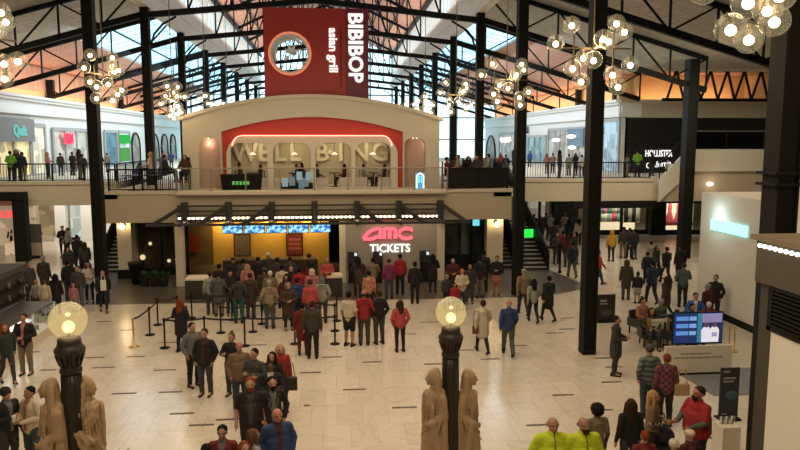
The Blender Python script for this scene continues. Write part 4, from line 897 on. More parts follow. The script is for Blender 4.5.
for a, b, d in ((0, 1, 'left end row between the brass post and its neighbour'), (1, 2, 'second span of the left end row'), (2, 4, 'span near the left end towards the counter'), (3, 6, 'front row span left of the red haired woman'), (6, 8, 'front row span right of the red haired woman'), (8, 12, 'front row span below the waiting crowd'), (12, 14, 'front row span left of the man in shorts'), (5, 19, 'back row span in the crowd, left'), (19, 11, 'back row span in the crowd, middle'), (11, 18, 'back row span in the crowd, right'), (7, 9, 'middle row span, left'), (9, 13, 'middle row span, centre'), (13, 15, 'middle row span, right'), (14, 15, 'short front span of the right end'), (15, 16, 'short rear span of the right end'), (3, 17, 'span running back from the front row at left'), (17, 4, 'span running back to the counter at left')):
    p, q = sps[a], sps[b]; L = (q-p).length; u = (q-p)/L; m_ = (p+q)/2
    bb = MB(); pts = [Vector((0, 0, 0))+u*(L*(t_/6-.5)) + Vector((0, 0, -.05*(1-(2*t_/6-1)**2))) for t_ in range(7)]
    for i in range(6): bb.bar(pts[i], pts[i+1], .012, .06)
    o = bb.build('barrier_belt', BELT, None, (m_.x, m_.y, .95)); tag(o, 'black barrier belt, '+d, 'belt', 'queue barrier belts')
# ticket machines
for i, (px, lab) in enumerate(((353, 'black ticket machine left of the pink logo wall'), (378, 'black ticket machine under the word TICKETS'), (425, 'black ticket machine at the right end of the grey wall'))):
    p = onY(px, 270, 33.2); t = thing('ticket_machine', lab, 'machine', (p.x, 33.15, 0), 0, 'ticket machines on the grey wall')
    MB().box((-.22, 0, 0), (.22, .3, 1.0)).build('body', BLK2, t, bevel=.02); MB().add([(-.24, -.04, .98), (.24, -.04, .98), (.24, .2, 1.5), (-.24, .2, 1.5), (-.24, .28, .98), (.24, .28, .98), (.24, .28, 1.5), (-.24, .28, 1.5)], [(0, 1, 2, 3), (4, 7, 6, 5), (0, 3, 7, 4), (1, 5, 6, 2), (3, 2, 6, 7), (0, 4, 5, 1)]).build('head', BLK2, t)
    MB().box((.08, .1, 1.32), (.2, .17, 1.46)).build('screen', emat('pale_screen', (.8, .85, .85), 1.0), t)
# ================================================================== chandeliers
glob = smoothed(MB().sphere((0, 0, 0), .215, 20, 14)).mesh('globe', GLOBE)
blb = smoothed(MB().sphere((0, 0, 0), .075, 10, 8)).mesh('bulb', BULB)
ALLOY = mat('aged_brass', (.16, .12, .07), .4, .8)
def chandelier(x, y, z, rz, seed, lab, n=13):
    rd = random.Random(seed); t = thing('globe_chandelier', lab, 'chandelier', (x, y, z), rz, 'chandeliers of clear glass globes')
    zr = ZE+(ZR-ZE)*(1-abs(x-MID)/9.0)-.1; MB().tube([(0, 0, 0), (0, 0, zr-z)], .02, 6).build('stem', ALLOY, t)
    a = MB(); a.bar((-.95, 0, 0), (.95, 0, 0), .04); a.bar((0, -.6, .0), (0, .6, .0), .04); a.bar((-.5, 0, -.4), (-.5, 0, .3), .035); a.bar((.5, 0, -.45), (.5, 0, .4), .035); a.build('arm', ALLOY, t)
    pos = [(-.98, 0, .12), (-.5, .12, .58), (-.62, -.2, -.5), (-.25, .1, -.78), (.05, -.55, .15), (.0, .6, -.2), (.5, -.1, .62), (.82, .15, .42), (.28, -.2, .15), (.95, 0, -.42), (.42, -.25, -.62), (.7, .2, -.85), (-.15, -.35, -.35)]
    for i, p in enumerate(pos[:n]):
        p = tuple(c+rd.uniform(-.05, .05) for c in p)
        g = obj('globe', glob, None, t, p); obj('bulb', blb, None, g, (0, 0, -.02))
        MB().bar((0, 0, .06), (0, 0, .22), .05).build('socket', ALLOY, g)
CH = [(6.35, 17.0, 9.05), (6.35, 25.75, 9.05), (6.0, 34.5, 9.05), (5.7, 9.4, 9.1), (-8.0, 17.0, 9.15), (-8.0, 25.75, 9.1), (-7.6, 34.5, 8.75), (5.6, 43.2, 8.9), (-7.6, 43.2, 8.9), (5.6, 52, 8.9), (-7.6, 52, 8.9)]
CL = ['right row, at the second right column', 'right row, beside the second slim column', 'right row, beside the cream arched front', 'right row, nearest the camera at the top right corner',
      'left row, nearest the camera at the left edge', 'left row, around the front black column', 'left row, beside the cream arched front', 'right row, distant, just behind the arched front', 'left row, distant, just behind the arched front', 'right row, the farthest', 'left row, the farthest']
for i, (x, y, z) in enumerate(CH):
    chandelier(x, y, z, .25*i, i, 'clear glass globe chandelier, '+CL[i])
for (x, y, z) in CH[:8]: point('chandelier_light', (x, y, z), 120, (1, .75, .42), .5)
# ================================================================== organic meshes
def caps(p0, r0, p1, r1, fx=1.0, fy=1.0, n=12):
    """closed tapered capsule; fx, fy flatten the section along X / Y"""
    p0 = Vector(p0); p1 = Vector(p1); d = (p1-p0); L = d.length; d = d/L if L > 1e-6 else Vector((0, 0, 1))
    X = Vector((1, 0, 0))
    u = (X-d*X.dot(d))
    if u.length < .3: Yv = Vector((0, 1, 0)); u = Yv-d*Yv.dot(d)
    u.normalize(); v = d.cross(u)
    vs = []; k = 4
    for i in range(k+1):
        a = math.pi/2*(1-i/k); c = p0-d*(r0*math.sin(a)); r = max(r0*math.cos(a), .0008)
        vs += [c+u*(r*fx*math.cos(t*2*math.pi/n))+v*(r*fy*math.sin(t*2*math.pi/n)) for t in range(n)]
    for i in range(k+1):
        a = math.pi/2*i/k; c = p1+d*(r1*math.sin(a)); r = max(r1*math.cos(a), .0008)
        vs += [c+u*(r*fx*math.cos(t*2*math.pi/n))+v*(r*fy*math.sin(t*2*math.pi/n)) for t in range(n)]
    m = 2*k+2
    fs = [(i*n+j, i*n+(j+1) % n, (i+1)*n+(j+1) % n, (i+1)*n+j) for i in range(m-1) for j in range(n)]
    fs += [tuple(range(n))[::-1], tuple((m-1)*n+j for j in range(n))]
    return vs, fs
def ell(c, r, rot=None, n=16, m=10):
    b = MB().sphere((0, 0, 0), r, n, m); vs = [Vector(v) for v in b.v]
    if rot: R = Matrix.Rotation(rot[1], 3, rot[0]); vs = [R@v for v in vs]
    return [v+Vector(c) for v in vs], b.f
def blob(name, prims, voxel=.012, mats=(), smooth=3, disp=None):
    b = MB()
    for vs, fs in prims: b.add(vs, fs)
    me = b.mesh('tmp'); o = bpy.data.objects.new('tmp', me); COL.objects.link(o)
    r = o.modifiers.new('r', 'REMESH'); r.mode = 'VOXEL'; r.voxel_size = voxel; r.use_smooth_shade = True
    s = o.modifiers.new('s', 'SMOOTH'); s.factor = .5; s.iterations = smooth
    bpy.context.view_layer.update()
    out = bpy.data.meshes.new_from_object(o.evaluated_get(bpy.context.evaluated_depsgraph_get()))
    bpy.data.objects.remove(o); bpy.data.meshes.remove(me); out.name = name; out.materials.clear()
    for m in mats: out.materials.append(m)
    if disp:
        ns = [v.normal.copy() for v in out.vertices]
        for v, nn in zip(out.vertices, ns): v.co += nn*disp(v.co, nn)
    out.polygons.foreach_set('use_smooth', [True]*len(out.polygons)); out.update()
    return out
# ------------------------------------------------------------------ lamp posts with draped stone women
STONE = mat('sandstone', (.34, .225, .125), .85, noise_amt=.16, nscale=9)
def statue_mesh(mirror=1, turn=0):
    """a draped woman, 1.75 m; the head turned to the side, one arm across the body"""
    P = []; s = mirror
    P.append(ell((-.03*s, -.01, 1.62), (.084, .098, .115)))                    # skull
    P.append(ell((-.055*s, -.075, 1.60), (.045, .04, .06)))                   # face front
    P.append(caps((-.075*s, -.10, 1.635), .012, (-.085*s, -.125, 1.598), .014))  # nose
    P.append(ell((-.07*s, -.098, 1.565), (.02, .014, .010))); P.append(ell((-.06*s, -.088, 1.535), (.026, .022, .02)))
    for q in (-1, 1): P.append(ell((-.062*s+q*.032, -.096+.01*(q*s > 0), 1.645), (.014, .008, .006)))
    P.append(caps((-.02*s, .0, 1.52), .052, (0, .0, 1.42), .06))              # neck
    # hair: veil of hair over the crown and down the back and shoulder
    P.append(ell((-.0*s, .035, 1.655), (.094, .100, .098)))
    P.append(caps((.06*s, .0, 1.63), .065, (.11*s, .0, 1.36), .065, 1, .9)); P.append(caps((.0, .07, 1.62), .075, (.02*s, .09, 1.32), .085))
    P.append(caps((-.07*s, .04, 1.63), .04, (-.07*s, .06, 1.45), .035)); P.append(caps((.085*s, .01, 1.62), .04, (.12*s, .0, 1.40), .035))
    # torso
    P.append(caps((0, .0, 1.33), .135, (0, .0, 1.08), .125, 1.12, .84)); P.append(caps((-.13, 0, 1.375), .06, (.13, 0, 1.375), .06)); P.append(ell((0, -.07, 1.25), (.12, .07, .09)))
    P.append(caps((0, .0, 1.02), .14, (0, .0, .85), .165, 1.1, .88))
    # long gown
    P.append(caps((0, .0, .85), .17, (0, .01, .18), .22, 1.05, .9)); P.append(caps((-.07*s, -.06, .80), .11, (-.08*s, -.10, .35), .12)); P.append(ell((0, 0, .06), (.25, .22, .10)))
    # mantle: heavy cloth over both shoulders and the outer arm
    for q in (-1, 1):
        P.append(caps((q*.07, .02, 1.38), .065, (q*.165, .01, 1.32), .078)); P.append(caps((q*.17, .02, 1.33), .085, (q*.20, .03, 1.08), .080)); P.append(caps((q*.10, .08, 1.40), .07, (q*.12, .10, .5), .11))
    P.append(caps((.19*s, .0, 1.10), .075, (.06*s, -.17, 1.00), .05)); P.append(caps((.10*s, -.13, 1.02), .06, (.16*s, -.08, .62), .07)); P.append(ell((-.0*s, -.20, .985), (.042, .028, .03)))
    for i in range(4): P.append(caps((-.015*s, -.21, 1.005-i*.016), .010, (-.07*s, -.205, .985-i*.018), .0085))
    P.append(caps((.01*s, -.215, 1.01), .010, (-.03*s, -.235, 1.03), .009))
    P.append(caps((-.20*s, .01, 1.12), .06, (-.185*s, -.05, .86), .04)); P.append(ell((-.185*s, -.06, .80), (.03, .035, .055)))
    for i in range(4): P.append(caps((-.20*s+i*.010*s, -.085+i*.012, .79), .009, (-.195*s+i*.010*s, -.085+i*.012, .72), .008))
    for i in range(9): a = -1.3+i*.33; P.append(caps((math.sin(a)*.15, -math.cos(a)*.12, .98), .016, (math.sin(a)*.22, -math.cos(a)*.2, .16), .026))
    for i in range(7): P.append(caps((.205*s, -.02-.012*i, 1.16-.03*i), .018, (-.13*s, -.145, .84-.09*i), .022))
    for i in range(6): P.append(caps((-.15*s+.02*s*i, -.075, 1.40-.01*i), .014, (.12*s, -.135, 1.22-.05*i), .016))
    for i in range(5): P.append(caps((.12*s-.05*s*i, -.10, 1.38), .012, (.10*s-.05*s*i, -.14, 1.08), .013))
    P.append(caps((.20*s, .03, 1.18), .06, (.18*s, .05, .4), .09))
    def disp(c, n):
        f = math.sin(c.x*85+noise.noise(c*5)*5+c.z*14)*.0045 if c.z < 1.42 else math.sin(c.x*160+c.z*60)*.0012
        return f+noise.noise(c*22)*.003
    return blob('statue_%d' % mirror, P, .0085, (STONE,), 2, disp)
stL = statue_mesh(1); stR = statue_mesh(-1)
IRON = mat('cast_iron', (.018, .014, .011), .4)
BIGG = thin_glass('lamp_globe_glass', (.80, .74, .56), .22, diffuse=.05, emit=(1, .80, .42), es=.19)
FIL = emat('lamp_core', (1, .78, .36), 2.6)
def lamp(px, py, Y, r, lab, stats):
    g = onY(px, py, Y); x, z = g.x, g.z; base = g.z-r
    t = thing('lamp_post', lab, 'lamp', (x, Y, 0), 0, 'globe lamp posts with stone women')
    prof = [(.2, 1.4), (.2, 1.9), (.15, 2.1), (.135, 2.5), (.12, base-.62), (.10, base-.40)]
    smoothed(MB().lathe(prof, n=18)).build('shaft', IRON, t)
    fl = MB()
    for i in range(14): a = 2*math.pi*i/14; fl.bar((.137*math.cos(a), .137*math.sin(a), 2.2), (.104*math.cos(a), .104*math.sin(a), base-.42), .018)
    fl.build('fluting', IRON, t)
    cp_ = [(.10, base-.42), (.125, base-.40), (.125, base-.37), (.11, base-.34), (.115, base-.24), (.15, base-.18), (.17, base-.16), (.17, base-.12), (.14, base-.09), (.13, base-.05), (.13, base-.01), (.10, base+.01), (.05, base+.02)]
    smoothed(MB().lathe(cp_, n=24)).build('capital', IRON, t)
    lv_ = MB()
    for i in range(12): a = 2*math.pi*i/12; lv_.tube([(.11*math.cos(a), .11*math.sin(a), base-.32), (.13*math.cos(a), .13*math.sin(a), base-.25), (.16*math.cos(a), .16*math.sin(a), base-.18)], [.014, .02, .01], 6)
    smoothed(lv_).build('capital_leaf', IRON, t)
    smoothed(MB().sphere((0, 0, z), r, 32, 20)).build('globe', BIGG, t)
    b = smoothed(MB().sphere((0, 0, z-r*.38), (r*.32, r*.32, r*.34), 16, 10)).build('bulb', FIL, t)
    smoothed(MB().sphere((.0, 0, z+r*.3), (r*.13, r*.13, r*.1), 12, 8)).build('inner_glow', FIL, t)
    smoothed(MB().lathe([(.03, base), (.012, base+.02), (.012, z-r*.5)], n=8)).build('bulb_holder', IRON, t)
    MB().box((-.5, -.5, 0), (.5, .5, 1.2)).build('plinth', STONE, t, bevel=.03); MB().box((-.56, -.56, 1.2), (.56, .56, 1.4)).build('plinth_cap', STONE, t, bevel=.03)
    point('lamp_light', (x, Y-.0, z), 7, (1, .72, .36), r)
    for (hx, hy, yy, me, rz, lb) in stats:
        p = onY(hx, hy, yy); o = obj('statue', me, None, None, (p.x, yy, p.z-1.765), rz); o.scale = (.80, .80, 1); tag(o, lb, 'statue', 'draped stone women on the lamp posts')
        MB().lathe([(.28, 0), (.3, .1), (.26, .14), (.26, p.z-1.765-1.4)], n=14).build('pedestal', STONE, o, (0, 0, -(p.z-1.765-1.4)))
lamp(68, 320, 8.2, .213, 'black lamp post with glowing glass globe on the left', [
    (48, 377, 8.1, stL, -.85, 'stone woman facing left, on the left lamp post'), (86, 375, 8.25, stR, .8, 'stone woman facing right, on the left lamp post')])
lamp(451, 312, 9.2, .210, 'black lamp post with glowing glass globe near the centre', [
    (434, 367, 9.1, stL, -.85, 'stone woman facing left, on the centre lamp post'), (469, 368, 9.25, stR, .8, 'stone woman facing right, on the centre lamp post')])
p = onY(106, 447, 7.6); leafy('agave_plant', p.x, p.y, p.z-.56, 26, .26, 'spiky green leaves beside the statue at the bottom left', GRN2, seed=4)
MB().lathe([(.3, 0), (.33, p.z-.62), (.24, p.z-.58)], n=14).build('planter_base', STONE, None, (p.x, p.y, 0))
bpy.context.scene.collection.objects[-1]
for o in list(COL.objects):
    if o.name.startswith('planter_base'): o.parent = [q for q in COL.objects if q.name.startswith('agave_plant')][0]; o.location = (0, 0, -(p.z-.56))
# ------------------------------------------------------------------ people
def joints(pose):
    J = dict(pel=(0, 0, .94), ch=(0, .0, 1.32), nk=(0, .01, 1.50), hd=(0, -.012, 1.635))
    J['sL'] = (.165, .01, 1.405); J['sR'] = (-.165, .01, 1.405)
    J['eL'] = (.225, .03, 1.12); J['eR'] = (-.225, .03, 1.12); J['wL'] = (.235, -.05, .875); J['wR'] = (-.235, -.05, .875)
    J['fL'] = (0, -.1, -1); J['fR'] = (0, -.1, -1)
    J['hL'] = (.09, 0, .90); J['hR'] = (-.09, 0, .90); J['kL'] = (.10, -.015, .50); J['kR'] = (-.10, -.015, .50); J['aL'] = (.105, .02, .085); J['aR'] = (-.105, .02, .085)
    J['tL'] = (.02, -1, 0); J['tR'] = (-.02, -1, 0)
    if pose == 'front':
        J.update(eL=(.25, .0, 1.15), eR=(-.25, .0, 1.15), wL=(.07, -.25, 1.12), wR=(-.07, -.25, 1.10), fL=(-.6, -.6, .3), fR=(.6, -.6, .3))
    elif pose == 'phone':
        J.update(eR=(-.26, -.02, 1.15), wR=(-.10, -.27, 1.22), fR=(.3, -.6, .7))
    elif pose == 'cross':
        J.update(eL=(.27, -.02, 1.15), eR=(-.27, -.02, 1.15), wL=(-.05, -.19, 1.19), wR=(.05, -.21, 1.15), fL=(-1, .2, .1), fR=(1, .2, .1))
    elif pose == 'pocket':
        J.update(eL=(.265, .05, 1.14), eR=(-.265, .05, 1.14), wL=(.205, -.06, .93), wR=(-.205, -.06, .93), fL=(-.3, -.3, -1), fR=(.3, -.3, -1))
    elif pose == 'walk':
        J.update(kL=(.09, -.16, .52), aL=(.09, -.26, .12), kR=(-.09, .03, .50), aR=(-.09, .30, .16), tR=(-.02, -1, -.5), tL=(.02, -1, .25),
                 eL=(.24, .12, 1.15), wL=(.24, .12, .90), eR=(-.24, -.06, 1.14), wR=(-.22, -.22, .95))
    elif pose == 'reach':
        J.update(eL=(.25, -.08, 1.16), wL=(.20, -.34, 1.10), fL=(0, -1, .1), eR=(-.25, -.05, 1.15), wR=(-.12, -.28, 1.08), fR=(.2, -1, .1))
    elif pose == 'sit':
        dz = -.44
        for k in ('pel', 'ch', 'nk', 'hd', 'sL', 'sR', 'eL', 'eR', 'wL', 'wR', 'hL', 'hR'): a = J[k]; J[k] = (a[0], a[1], a[2]+dz)
        J.update(kL=(.12, -.42, .50), kR=(-.12, -.42, .50), aL=(.12, -.44, .085), aR=(-.12, -.44, .085), eL=(.25, -.05, .72), eR=(-.25, -.05, .72), wL=(.12, -.28, .64), wR=(-.12, -.28, .64), fL=(-.3, -1, -.1), fR=(.3, -1, -.1))
    return {k: Vector(v) for k, v in J.items()}
EYE = mat('eye_dark', (.02, .015, .012), .3); LIP = mat('lip', (.32, .10, .08), .6)
def limb(J, side, part, inf=0.0):
    s = side; P = []
    if part == 'arm':
        P.append(caps(J['s'+s], .058+inf, J['e'+s], .045+inf)); P.append(caps(J['e'+s], .044+inf, J['w'+s], .029+inf*.9))
    elif part == 'upper':
        e = J['s'+s].lerp(J['e'+s], .8); P.append(caps(J['s'+s], .058+inf, e, .048+inf))
    elif part == 'leg':
        P.append(caps(J['h'+s], .092+inf, J['k'+s], .058+inf)); P.append(caps(J['k'+s], .057+inf, J['k'+s].lerp(J['a'+s], .35)+Vector((0, .012, 0)), .056+inf)); P.append(caps(J['k'+s].lerp(J['a'+s], .35)+Vector((0, .012, 0)), .055+inf, J['a'+s], .036+inf))
    elif part == 'thigh':
        P.append(caps(J['h'+s], .092+inf, J['h'+s].lerp(J['k'+s], .85), .068+inf))
    return P
def torso(J, inf=0.0, hem=0, heavy=0):
    P = [caps(J['ch']+Vector((0, 0, .02)), .135+inf, J['ch']-Vector((0, 0, .12)), .128+inf, 1.12, .80), caps(J['ch']-Vector((0, 0, .14)), .122+inf+heavy, J['pel']+Vector((0, 0, .06)), .128+inf+heavy, 1.1, .82+heavy*2)]
    P.append(caps(J['sL'], .052+inf*.8, J['sR'], .052+inf*.8)); P.append(caps(J['nk']-Vector((0, 0, .03)), .060+inf*.6, J['nk']-Vector((0, 0, .11)), .115+inf)); P.append(caps(J['nk']-Vector((0, 0, .05)), .05+inf*.6, J['sL']-Vector((.02, 0, -.005)), .05+inf*.6)); P.append(caps(J['nk']-Vector((0, 0, .05)), .05+inf*.6, J['sR']-Vector((-.02, 0, -.005)), .05+inf*.6))
    P.append(ell(J['pel'], (.155+inf, .115+inf, .10+inf)))
    return P
def hand(J, s):
    w = J['w'+s]; d = J['f'+s].normalized(); side = 1 if s == 'L' else -1
    q = Vector((0, -1, 0)) if abs(d.z) > .7 else Vector((0, 0, 1)); v = (q-d*q.dot(d)).normalized(); P = []
    P.append(caps(w, .028, w+d*.055, .034, 1, 1)); P.append(caps(w+d*.05-v*.02, .018, w+d*.05+v*.02, .018)); nrm = d.cross(v)*side
    for i, L in enumerate((.060, .072, .068, .052)):
        b = w+d*.075+v*(.030-.020*i); k = b+d*L*.55; e = k+(d*.75+nrm*-.65).normalized()*L*.5; P.append(caps(b, .0095, k, .009, n=8)); P.append(caps(k, .009, e, .0075, n=8))
    b = w+d*.03+v*.030; P.append(caps(b, .011, b+(d*.6+v*.8)*.045, .010, n=8)); P.append(caps(b+(d*.6+v*.8)*.045, .010, b+(d*.9+v*.55)*.075, .008, n=8))
    return P
BODY = {}; 
def body_mesh(pose):
    if pose in BODY: return BODY[pose]
    J = joints(pose); h = J['hd']; P = torso(J, -.012)
    for s in 'LR': P += limb(J, s, 'arm') + limb(J, s, 'leg') + hand(J, s)
    for s in 'LR': P.append(caps(J['a'+s], .036, J['a'+s]+J['t'+s].normalized()*.13-Vector((0, 0, .035)), .03))
    P.append(caps(J['nk']-Vector((0, 0, .03)), .054, h-Vector((0, -.01, .03)), .050))
    P.append(ell(h+Vector((0, .012, .02)), (.074, .092, .096))); P.append(ell(h+Vector((0, -.028, -.035)), (.056, .058, .074))); P.append(ell(h+Vector((0, -.055, -.085)), (.030, .028, .024)))
    P.append(caps(h+Vector((0, -.082, .012)), .009, h+Vector((0, -.106, -.026)), .013, n=8)); P.append(ell(h+Vector((0, -.082, -.058)), (.024, .012, .009)))
    P.append(caps(h+Vector((-.035, -.076, .028)), .008, h+Vector((.035, -.076, .028)), .008, n=8))
    for q in (-1, 1): P.append(ell(h+Vector((q*.075, .012, -.008)), (.010, .018, .030)))
    me = blob('body_'+pose, P, .0105, (None, EYE, LIP), 2)
    for f in me.polygons:
        c = f.center-h
        if c.y < -.055:
            if abs(abs(c.x)-.031) < .013 and abs(c.z-.008) < .009: f.material_index = 1
            elif abs(c.x) < .022 and abs(c.z+.058) < .008: f.material_index = 2
    BODY[pose] = me; return me
GARM = {}
def wr(a=.006, sc=9):
    return lambda c, n: noise.noise(Vector((c.x*sc, c.y*sc, c.z*sc*1.6)))*a + math.sin(c.z*46+c.x*20)*a*.25
def garment_mesh(kind, pose, split=0, heavy=0):
    key = (kind, pose, split, heavy)
    if key in GARM: return GARM[key]
    J = joints(pose); P = []; dn = Vector((0, 0, -1)); pel = J['pel']
    sit = pose == 'sit'
    if kind in ('tee', 'sweater', 'jacket', 'hoodie', 'coat', 'vest'):
        inf = {'tee': .010, 'sweater': .013, 'jacket': .020, 'hoodie': .020, 'coat': .022, 'vest': .022}[kind]
        P += torso(J, inf, 0, heavy)
        for s in 'LR': P += limb(J, s, 'upper' if kind in ('tee', 'vest') else 'arm', inf*.75)
        hem = pel-Vector((0, 0, .02 if kind in ('tee', 'sweater', 'jacket', 'hoodie', 'vest') else .06))
        P.append(caps(pel+Vector((0, 0, .24)), .135+inf+heavy, hem, .142+inf+heavy, 1.12, .84+heavy))
        if kind == 'coat' and not sit: P.append(caps(pel, .15+inf, pel-Vector((0, 0, .30)), .155+inf, 1.12, .9))
        if kind in ('jacket', 'coat'): P.append(caps(J['nk']+Vector((0, -.01, -.025)), .078, J['nk']+Vector((0, .0, -.06)), .09))
        if kind == 'hoodie': P.append(ell(J['nk']+Vector((0, .075, -.03)), (.11, .065, .06))); P.append(caps(J['nk']+Vector((-.06, -.03, -.03)), .03, J['nk']+Vector((.06, -.03, -.03)), .03))
    elif kind == 'trousers':
        P.append(ell(pel, (.17, .128, .11)))
        for s in 'LR': P += limb(J, s, 'leg', .014)
        for s in 'LR': P.append(caps(J['k'+s].lerp(J['a'+s], .6), .060, J['a'+s]+Vector((0, 0, -.02)), .058))
    elif kind == 'leggings':
        P.append(ell(pel, (.168, .125, .11)))
        for s in 'LR': P += limb(J, s, 'leg', .004)
    elif kind == 'shorts':
        P.append(ell(pel, (.17, .128, .11)))
        for s in 'LR': P += limb(J, s, 'thigh', .022)
    elif kind == 'skirt':
        P.append(caps(pel+Vector((0, 0, .06)), .14, pel-Vector((0, 0, .30)), .19, 1.1, .85))
    nm_ = {'tee': 'tshirt', 'vest': 'vest'}.get(kind, kind)
    me = blob(nm_+'_'+pose, P, .0125, (None, None), 2, wr(.007 if kind in ('coat', 'jacket', 'hoodie', 'trousers') else .004))
    if split:
        for f in me.polygons:
            c = f.center
            if c.y < -.03 and f.normal.y < -.3 and c.z > J['ch'].z-.45:
                wd = .012 if split == 1 else .035+max(0, (c.z-J['ch'].z))*.15
                if abs(c.x) < wd and c.z > (pel.z-.05): f.material_index = 1
            if split == 3 and abs(c.x) < .09 and J['ch'].z-.22 < c.z < J['ch'].z+.06 and c.y < 0 and abs(math.sin(c.z*70)+math.sin(c.x*90+c.z*40)) > .9: f.material_index = 1
    GARM[key] = me; return me
HAIR = {}
def hair_mesh(kind, pose):
    key = (kind, pose == 'sit')
    if key in HAIR: return HAIR[key]
    h = joints(pose)['hd']; V = Vector; P = []
    cap = ell(h+V((0, .032, .044)), (.085, .094, .088))
    if kind != 'bald' : P.append(cap)
    if kind == 'short': P.append(ell(h+V((0, .05, .0)), (.080, .07, .075)))
    if kind == 'fringe': P.append(ell(h+V((0, .03, 0)), (.088, .09, .09))); P.append(ell(h+V((0, .03, 0)), (.088, .09, .09)))
    if kind in ('long', 'bun', 'pony'): P.append(ell(h+V((0, .045, -.01)), (.088, .075, .09)))
    if kind == 'long':
        P.append(caps(h+V((0, .07, .0)), .085, h+V((0, .10, -.27)), .075, 1.25, .7))
        for q in (-1, 1): P.append(caps(h+V((q*.078, .0, .03)), .032, h+V((q*.10, -.01, -.20)), .034))
    if kind == 'pony': P.append(caps(h+V((0, .12, .04)), .03, h+V((0, .15, -.16)), .025))
    if kind == 'bun': P.append(ell(h+V((0, .06, .14)), (.045, .045, .04)))
    if kind == 'curly': P = [ell(h+V((0, .035, .035)), (.125, .125, .115)), ell(h+V((0, .05, -.02)), (.115, .10, .09))]
    if kind == 'bald': P = [ell(h+V((0, .062, -.02)), (.076, .055, .05))]
    if kind == 'cap': P = [ell(h+V((0, .018, .055)), (.090, .103, .075)), caps(h+V((-.045, -.10, .045)), .010, h+V((.045, -.10, .045)), .010), caps(h+V((-.035, -.14, .038)), .009, h+V((.035, -.14, .038)), .009), caps(h+V((0, -.08, .05)), .02, h+V((0, -.13, .04)), .012, 3.2, .5)]
    if kind == 'beanie': P = [ell(h+V((0, .018, .055)), (.094, .105, .092)), caps(h+V((0, .015, .035)), .098, h+V((0, .015, .045)), .098, 1, 1.06)]
    if kind == 'hood': P = [ell(h+V((0, .04, .02)), (.112, .112, .125)), ell(h+V((0, .06, -.08)), (.12, .09, .08))]
    a = .006 if kind != 'curly' else .02; sc = 40 if kind != 'curly' else 34
    me = blob('hair_'+kind, P, .011, (None,), 2, (lambda c, n: noise.noise(c*sc)*a) if kind not in ('cap', 'beanie', 'bald') else None)
    HAIR[key] = me; return me
SHOE = None
def shoe_mesh():
    global SHOE
    if SHOE: return SHOE
    SHOE = blob('shoe', [caps((0, .05, .045), .042, (0, -.10, .032), .040, 1, .9), caps((0, -.1, .03), .036, (0, -.17, .028), .028), caps((0, .02, .05), .044, (0, .03, .095), .044), MB().box((-.035, -.18, .0), (.035, .085, .02)).v and (MB().box((-.036, -.18, 0), (.036, .085, .02)).v, MB().box((-.036, -.18, 0), (.036, .085, .02)).f)], .010, (None,), 2)
    return SHOE
C_ = dict(black=(.012, .011, .012), char=(.045, .042, .042), dgrey=(.07, .068, .065), grey=(.19, .18, .17), lgrey=(.38, .36, .33), white=(.62, .60, .56), cream=(.60, .50, .38), beige=(.36, .27, .18), tan=(.24, .16, .09),
          brown=(.075, .04, .024), dbrown=(.035, .020, .013), red=(.42, .02, .025), dred=(.20, .012, .018), maroon=(.09, .012, .018), coral=(.62, .09, .09), pink=(.60, .22, .22), salmon=(.50, .20, .14), purple=(.26, .03, .12), navy=(.018, .026, .06), blue=(.025, .06, .19),
          bright=(.04, .14, .5), denim=(.05, .065, .10), ldenim=(.13, .16, .20), dgreen=(.025, .045, .03), olive=(.06, .055, .03), ggreen=(.10, .12, .10), teal=(.01, .12, .10), neon=(.50, .62, .015), lime=(.18, .45, .03), yellow=(.55, .30, .02), khaki=(.26, .20, .13))
H_ = dict(black=(.010, .008, .007), brown=(.035, .018, .010), lbrown=(.10, .05, .025), red=(.16, .035, .012), blond=(.34, .20, .09), grey=(.28, .26, .24), white=(.55, .52, .47))
K_ = dict(l=(.50, .26, .17), m=(.36, .18, .11), d=(.11, .048, .028), r=(.50, .19, .12))
def cm(n):
    if n in M: return M[n]
    return mat(n, C_[n], .88, noise_amt=.12, nscale=14)
for n, c in C_.items(): M['c_'+n] = mat('fabric_'+n, tuple(q*(.62 if n not in ('neon', 'lime', 'yellow', 'cream', 'white') else .8) for q in c), .88, noise_amt=.14, nscale=16)
for n, c in H_.items(): M['h_'+n] = mat('hair_'+n, c, .8, noise_amt=.25, nscale=40, spec=.12)
for n, c in K_.items(): M['k_'+n] = mat('skin_'+n, tuple(q*.72 for q in c), .6)
M['c_plaid'] = plaid_material('plaid_red_black', (.20, .04, .05), (.03, .025, .03), .075); M['c_bplaid'] = plaid_material('plaid_black_cream', (.03, .03, .03), (.34, .30, .22), .06)
M['c_fair'] = stripe_material('striped_knit', (.12, .15, .12), (.045, .055, .05), 2.6); M['c_rplaid'] = plaid_material('plaid_red_cream', (.35, .04, .03), (.4, .3, .2), .08)
def om(o, i, m):
    if i < len(o.material_slots): o.material_slots[i].link = 'OBJECT'; o.material_slots[i].material = m
PEOPLE = []
